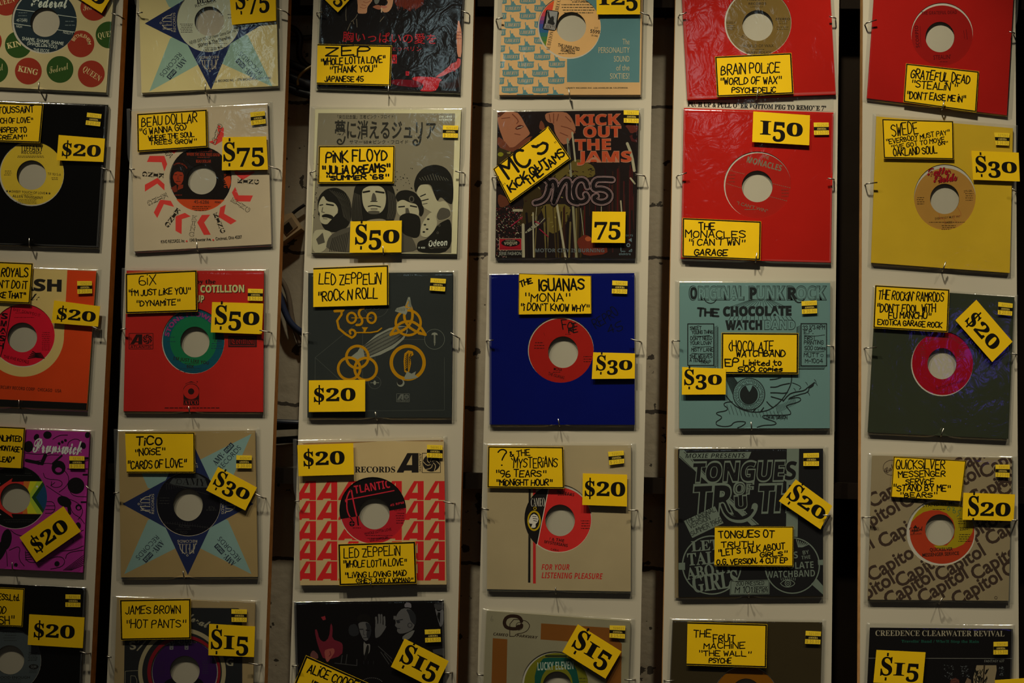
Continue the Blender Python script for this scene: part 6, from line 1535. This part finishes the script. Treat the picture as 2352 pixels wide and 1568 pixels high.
# wall behind
def struct(name, v, f, m):
    o = link(name, v, f, [m])
    o['kind'] = 'structure'
    return o
YW = .062
def block_wall():
    m = bpy.data.materials.new('painted_block_wall')
    m.use_nodes = True
    nt = m.node_tree
    b = nt.nodes['Principled BSDF']
    b.inputs['Roughness'].default_value = .75
    tc = nt.nodes.new('ShaderNodeTexCoord')
    mp = nt.nodes.new('ShaderNodeMapping')
    mp.inputs['Rotation'].default_value = (math.radians(90), 0, 0)
    zj = at(1520, 947, -YW).z
    mp.inputs['Location'].default_value = (0, 0, 0)
    nt.links.new(tc.outputs['Object'], mp.inputs['Vector'])
    sx = nt.nodes.new('ShaderNodeSeparateXYZ')
    nt.links.new(tc.outputs['Object'], sx.inputs[0])
    def math_(op, a, b_=None):
        n = nt.nodes.new('ShaderNodeMath'); n.operation = op
        nt.links.new(a, n.inputs[0])
        if b_ is not None: n.inputs[1].default_value = b_
        return n.outputs[0]
    nz = nt.nodes.new('ShaderNodeTexNoise'); nz.inputs['Scale'].default_value = 55; nz.inputs['Detail'].default_value = 6
    nt.links.new(tc.outputs['Object'], nz.inputs['Vector'])
    wob = math_('MULTIPLY', nz.outputs['Fac'], .012)
    ad = nt.nodes.new('ShaderNodeMath'); ad.operation = 'ADD'
    nt.links.new(sx.outputs['Z'], ad.inputs[0]); nt.links.new(wob, ad.inputs[1])
    z = math_('SUBTRACT', ad.outputs[0], zj+.006)
    mo = math_('PINGPONG', z, .1)
    jt = math_('LESS_THAN', mo, .0022)
    pit = math_('LESS_THAN', nz.outputs['Fac'], .335)
    dk = nt.nodes.new('ShaderNodeMath'); dk.operation = 'MAXIMUM'
    nt.links.new(jt, dk.inputs[0]); nt.links.new(pit, dk.inputs[1])
    n2 = nt.nodes.new('ShaderNodeTexNoise'); n2.inputs['Scale'].default_value = 8
    nt.links.new(tc.outputs['Object'], n2.inputs['Vector'])
    m0 = nt.nodes.new('ShaderNodeMix'); m0.data_type = 'RGBA'
    m0.inputs['A'].default_value = (.33, .285, .21, 1); m0.inputs['B'].default_value = (.46, .41, .31, 1)
    nt.links.new(n2.outputs['Fac'], m0.inputs['Factor'])
    m1 = nt.nodes.new('ShaderNodeMix'); m1.data_type = 'RGBA'
    m1.inputs['B'].default_value = (.05, .04, .03, 1)
    nt.links.new(m0.outputs['Result'], m1.inputs['A'])
    nt.links.new(dk.outputs[0], m1.inputs['Factor'])
    nt.links.new(m1.outputs['Result'], b.inputs['Base Color'])
    bp = nt.nodes.new('ShaderNodeBump'); bp.inputs['Strength'].default_value = .35; bp.inputs['Distance'].default_value = .004
    nt.links.new(nz.outputs['Fac'], bp.inputs['Height'])
    nt.links.new(bp.outputs['Normal'], b.inputs['Normal'])
    return m
xl, xr = at(430, 784, -YW).x, at(1700, 784, -YW).x
zt, zb = at(1176, -420).z, at(1176, 1990).z
def slab(x0, x1, y0, y1, z0, z1):
    return prism([Vector((x0, 0, z1)), Vector((x1, 0, z1)), Vector((x1, 0, z0)), Vector((x0, 0, z0))], y0, y1)
struct('wall_back', *slab(xl, xr, YW, YW+.1, zb, zt), block_wall())
struct('wall_left', *slab(at(-500, 784).x, xl, YW, YW+.1, zb, zt), mat((.035, .024, .014), rough=.85, var=.4, scale=12, name='dark_brown_wall'))  # left end of the wall gets a much darker brown than the middle
struct('wall_right', *slab(xr, at(2900, 784).x, YW, YW+.1, zb, zt), mat((.014, .010, .007), rough=.85, var=.4, scale=12, name='black_wall'))
# two dark battens the boards are fixed to
def batten(p0, p1, hp, label):
    a, b = at(*p0, -.018), at(*p1, -.018)
    h = hp/1830
    pts = [a, b, b-Vector((0, 0, h)), a-Vector((0, 0, h))]
    v, f = prism(pts, .018, YW)
    o = link('mounting_batten', v, f, [DARKW])
    tag(o, label, 'batten', 'battens behind the boards')
def lvl(y, x): return y  # battens are level in the room
zl = at(1110, 1087, -.018).z
def batten_z(z, h, label):
    x0, x1 = at(-300, 784).x, at(2700, 784).x
    v, f = prism([Vector((x0, 0, z)), Vector((x1, 0, z)), Vector((x1, 0, z-h)), Vector((x0, 0, z-h))], .0185, YW-.0005)
    tag(link('mounting_batten', v, f, [DARKW]), label, 'batten')
batten_z(zl, .0195, 'dark horizontal batten crossing behind the boards in their lower half')
zu = at(1520, 17, -.018).z
batten_z(zu+.03, .03, 'dark horizontal batten behind the boards at the top of the photo')

# cables in the gap between the second and third board
def cable(pts, r, rgb, label, rough=.4):
    P = smooth3([at(x, y, -d*.62) for x, y, d in pts])
    v, f = tube(P, r, 10)
    o = link('cable', v, f, [mat(rgb, rough=rough, var=.1, scale=200, name='cable_sheath', spec=.4)], smooth=True)
    tag(o, label, 'cable', 'cables in the gap between boards')
K = (.012, .012, .014)
cable([(640, 58, .08), (675, 63, .07), (692, 85, .07), (686, 115, .07), (690, 140, .08), (725, 165, .09)], .0042, K, 'black cable looping over the bundle beside the second board')
cable([(630, 86, .085), (666, 89, .085), (690, 88, .088), (730, 84, .09)], .0035, (.05, .035, .02), 'thin brown cable running level above the cable bundle')
cable([(630, 132, .07), (668, 146, .065), (700, 160, .07), (735, 176, .08)], .0050, K, 'upper thick black cable of the bundle beside the second board')
cable([(630, 150, .075), (664, 157, .075), (695, 168, .08), (735, 180, .085)], .0036, (.17, .13, .09), 'dull tan cable between the black cables of the bundle')
cable([(630, 165, .06), (668, 178, .055), (700, 192, .06), (738, 205, .07)], .0065, (.014, .016, .022), 'lower thick black cable of the bundle beside the second board')
cable([(630, 196, .06), (665, 203, .06), (690, 214, .065), (738, 222, .07)], .0055, K, 'lowest black cable of the bundle beside the second board')
cable([(684, 196, .05), (683, 183, .05), (692, 168, .05), (712, 154, .055), (740, 140, .06)], .0020, (.16, .10, .012), 'thin dull yellow wire curling round the cable bundle')
cable([(625, 640, .07), (640, 668, .07), (652, 712, .07), (668, 745, .07), (700, 768, .08)], .0042, (.022, .035, .085), 'blue network cable hanging below the wall jack')
cable([(630, 628, .08), (650, 645, .08), (664, 680, .08), (671, 740, .08), (690, 790, .085)], .0034, (.15, .12, .09), 'grey cable hanging right of the blue network cable')
cable([(620, 968, .06), (660, 970, .06), (720, 972, .07)], .0038, (.015, .02, .035), 'thin blue-black cable running level above the lower batten')
cable([(620, 981, .075), (660, 979, .075), (720, 977, .08)], .0042, K, 'black cable running level just under the thin blue-black cable')
cable([(612, 1013, .08), (650, 1010, .08), (720, 1006, .085)], .0046, K, 'lowest level black cable, nearest the lower batten')
cable([(700, 470, .085), (676, 486, .085), (658, 505, .085)], .0022, K, 'thin black cord reaching the wall jack from above')
# surface-mounted network jack, turned on its side
fj = (610, 400, 3.92)
pr = bpy.data.objects.new('wall_jack', None)
pr.empty_display_size = .03
col.objects.link(pr)
jo = at(655, 512, -.06)
pr.location = jo
tag(pr, 'beige plastic network jack tilted in the gap beside the second board', 'wall socket')
def jbox(pts, d0, d1, m, nm, inner=None):
    f_ = [at(*p, -d0) for p in pxq(fj, pts)]
    v, f = prism([Vector((p.x-jo.x, 0, p.z-jo.z)) for p in f_], d0-jo.y, d1-jo.y)
    link(nm, v, f, [m], None, pr)
BEI = mat((.42, .31, .18), rough=.5, var=.06, scale=40, name='beige_plastic')
DKP = mat((.02, .016, .012), rough=.5, name='dark_socket')
jbox([(60, 400), (235, 345), (320, 487), (110, 640)], .040, .075, BEI, 'jack_housing')
jbox([(130, 465), (232, 385), (288, 468), (190, 550)], .0385, .041, mat((.24, .18, .11), rough=.5, name='beige_plastic'), 'jack_plate')
jbox([(150, 475), (208, 428), (244, 485), (190, 535)], .0375, .039, DKP, 'jack_port')
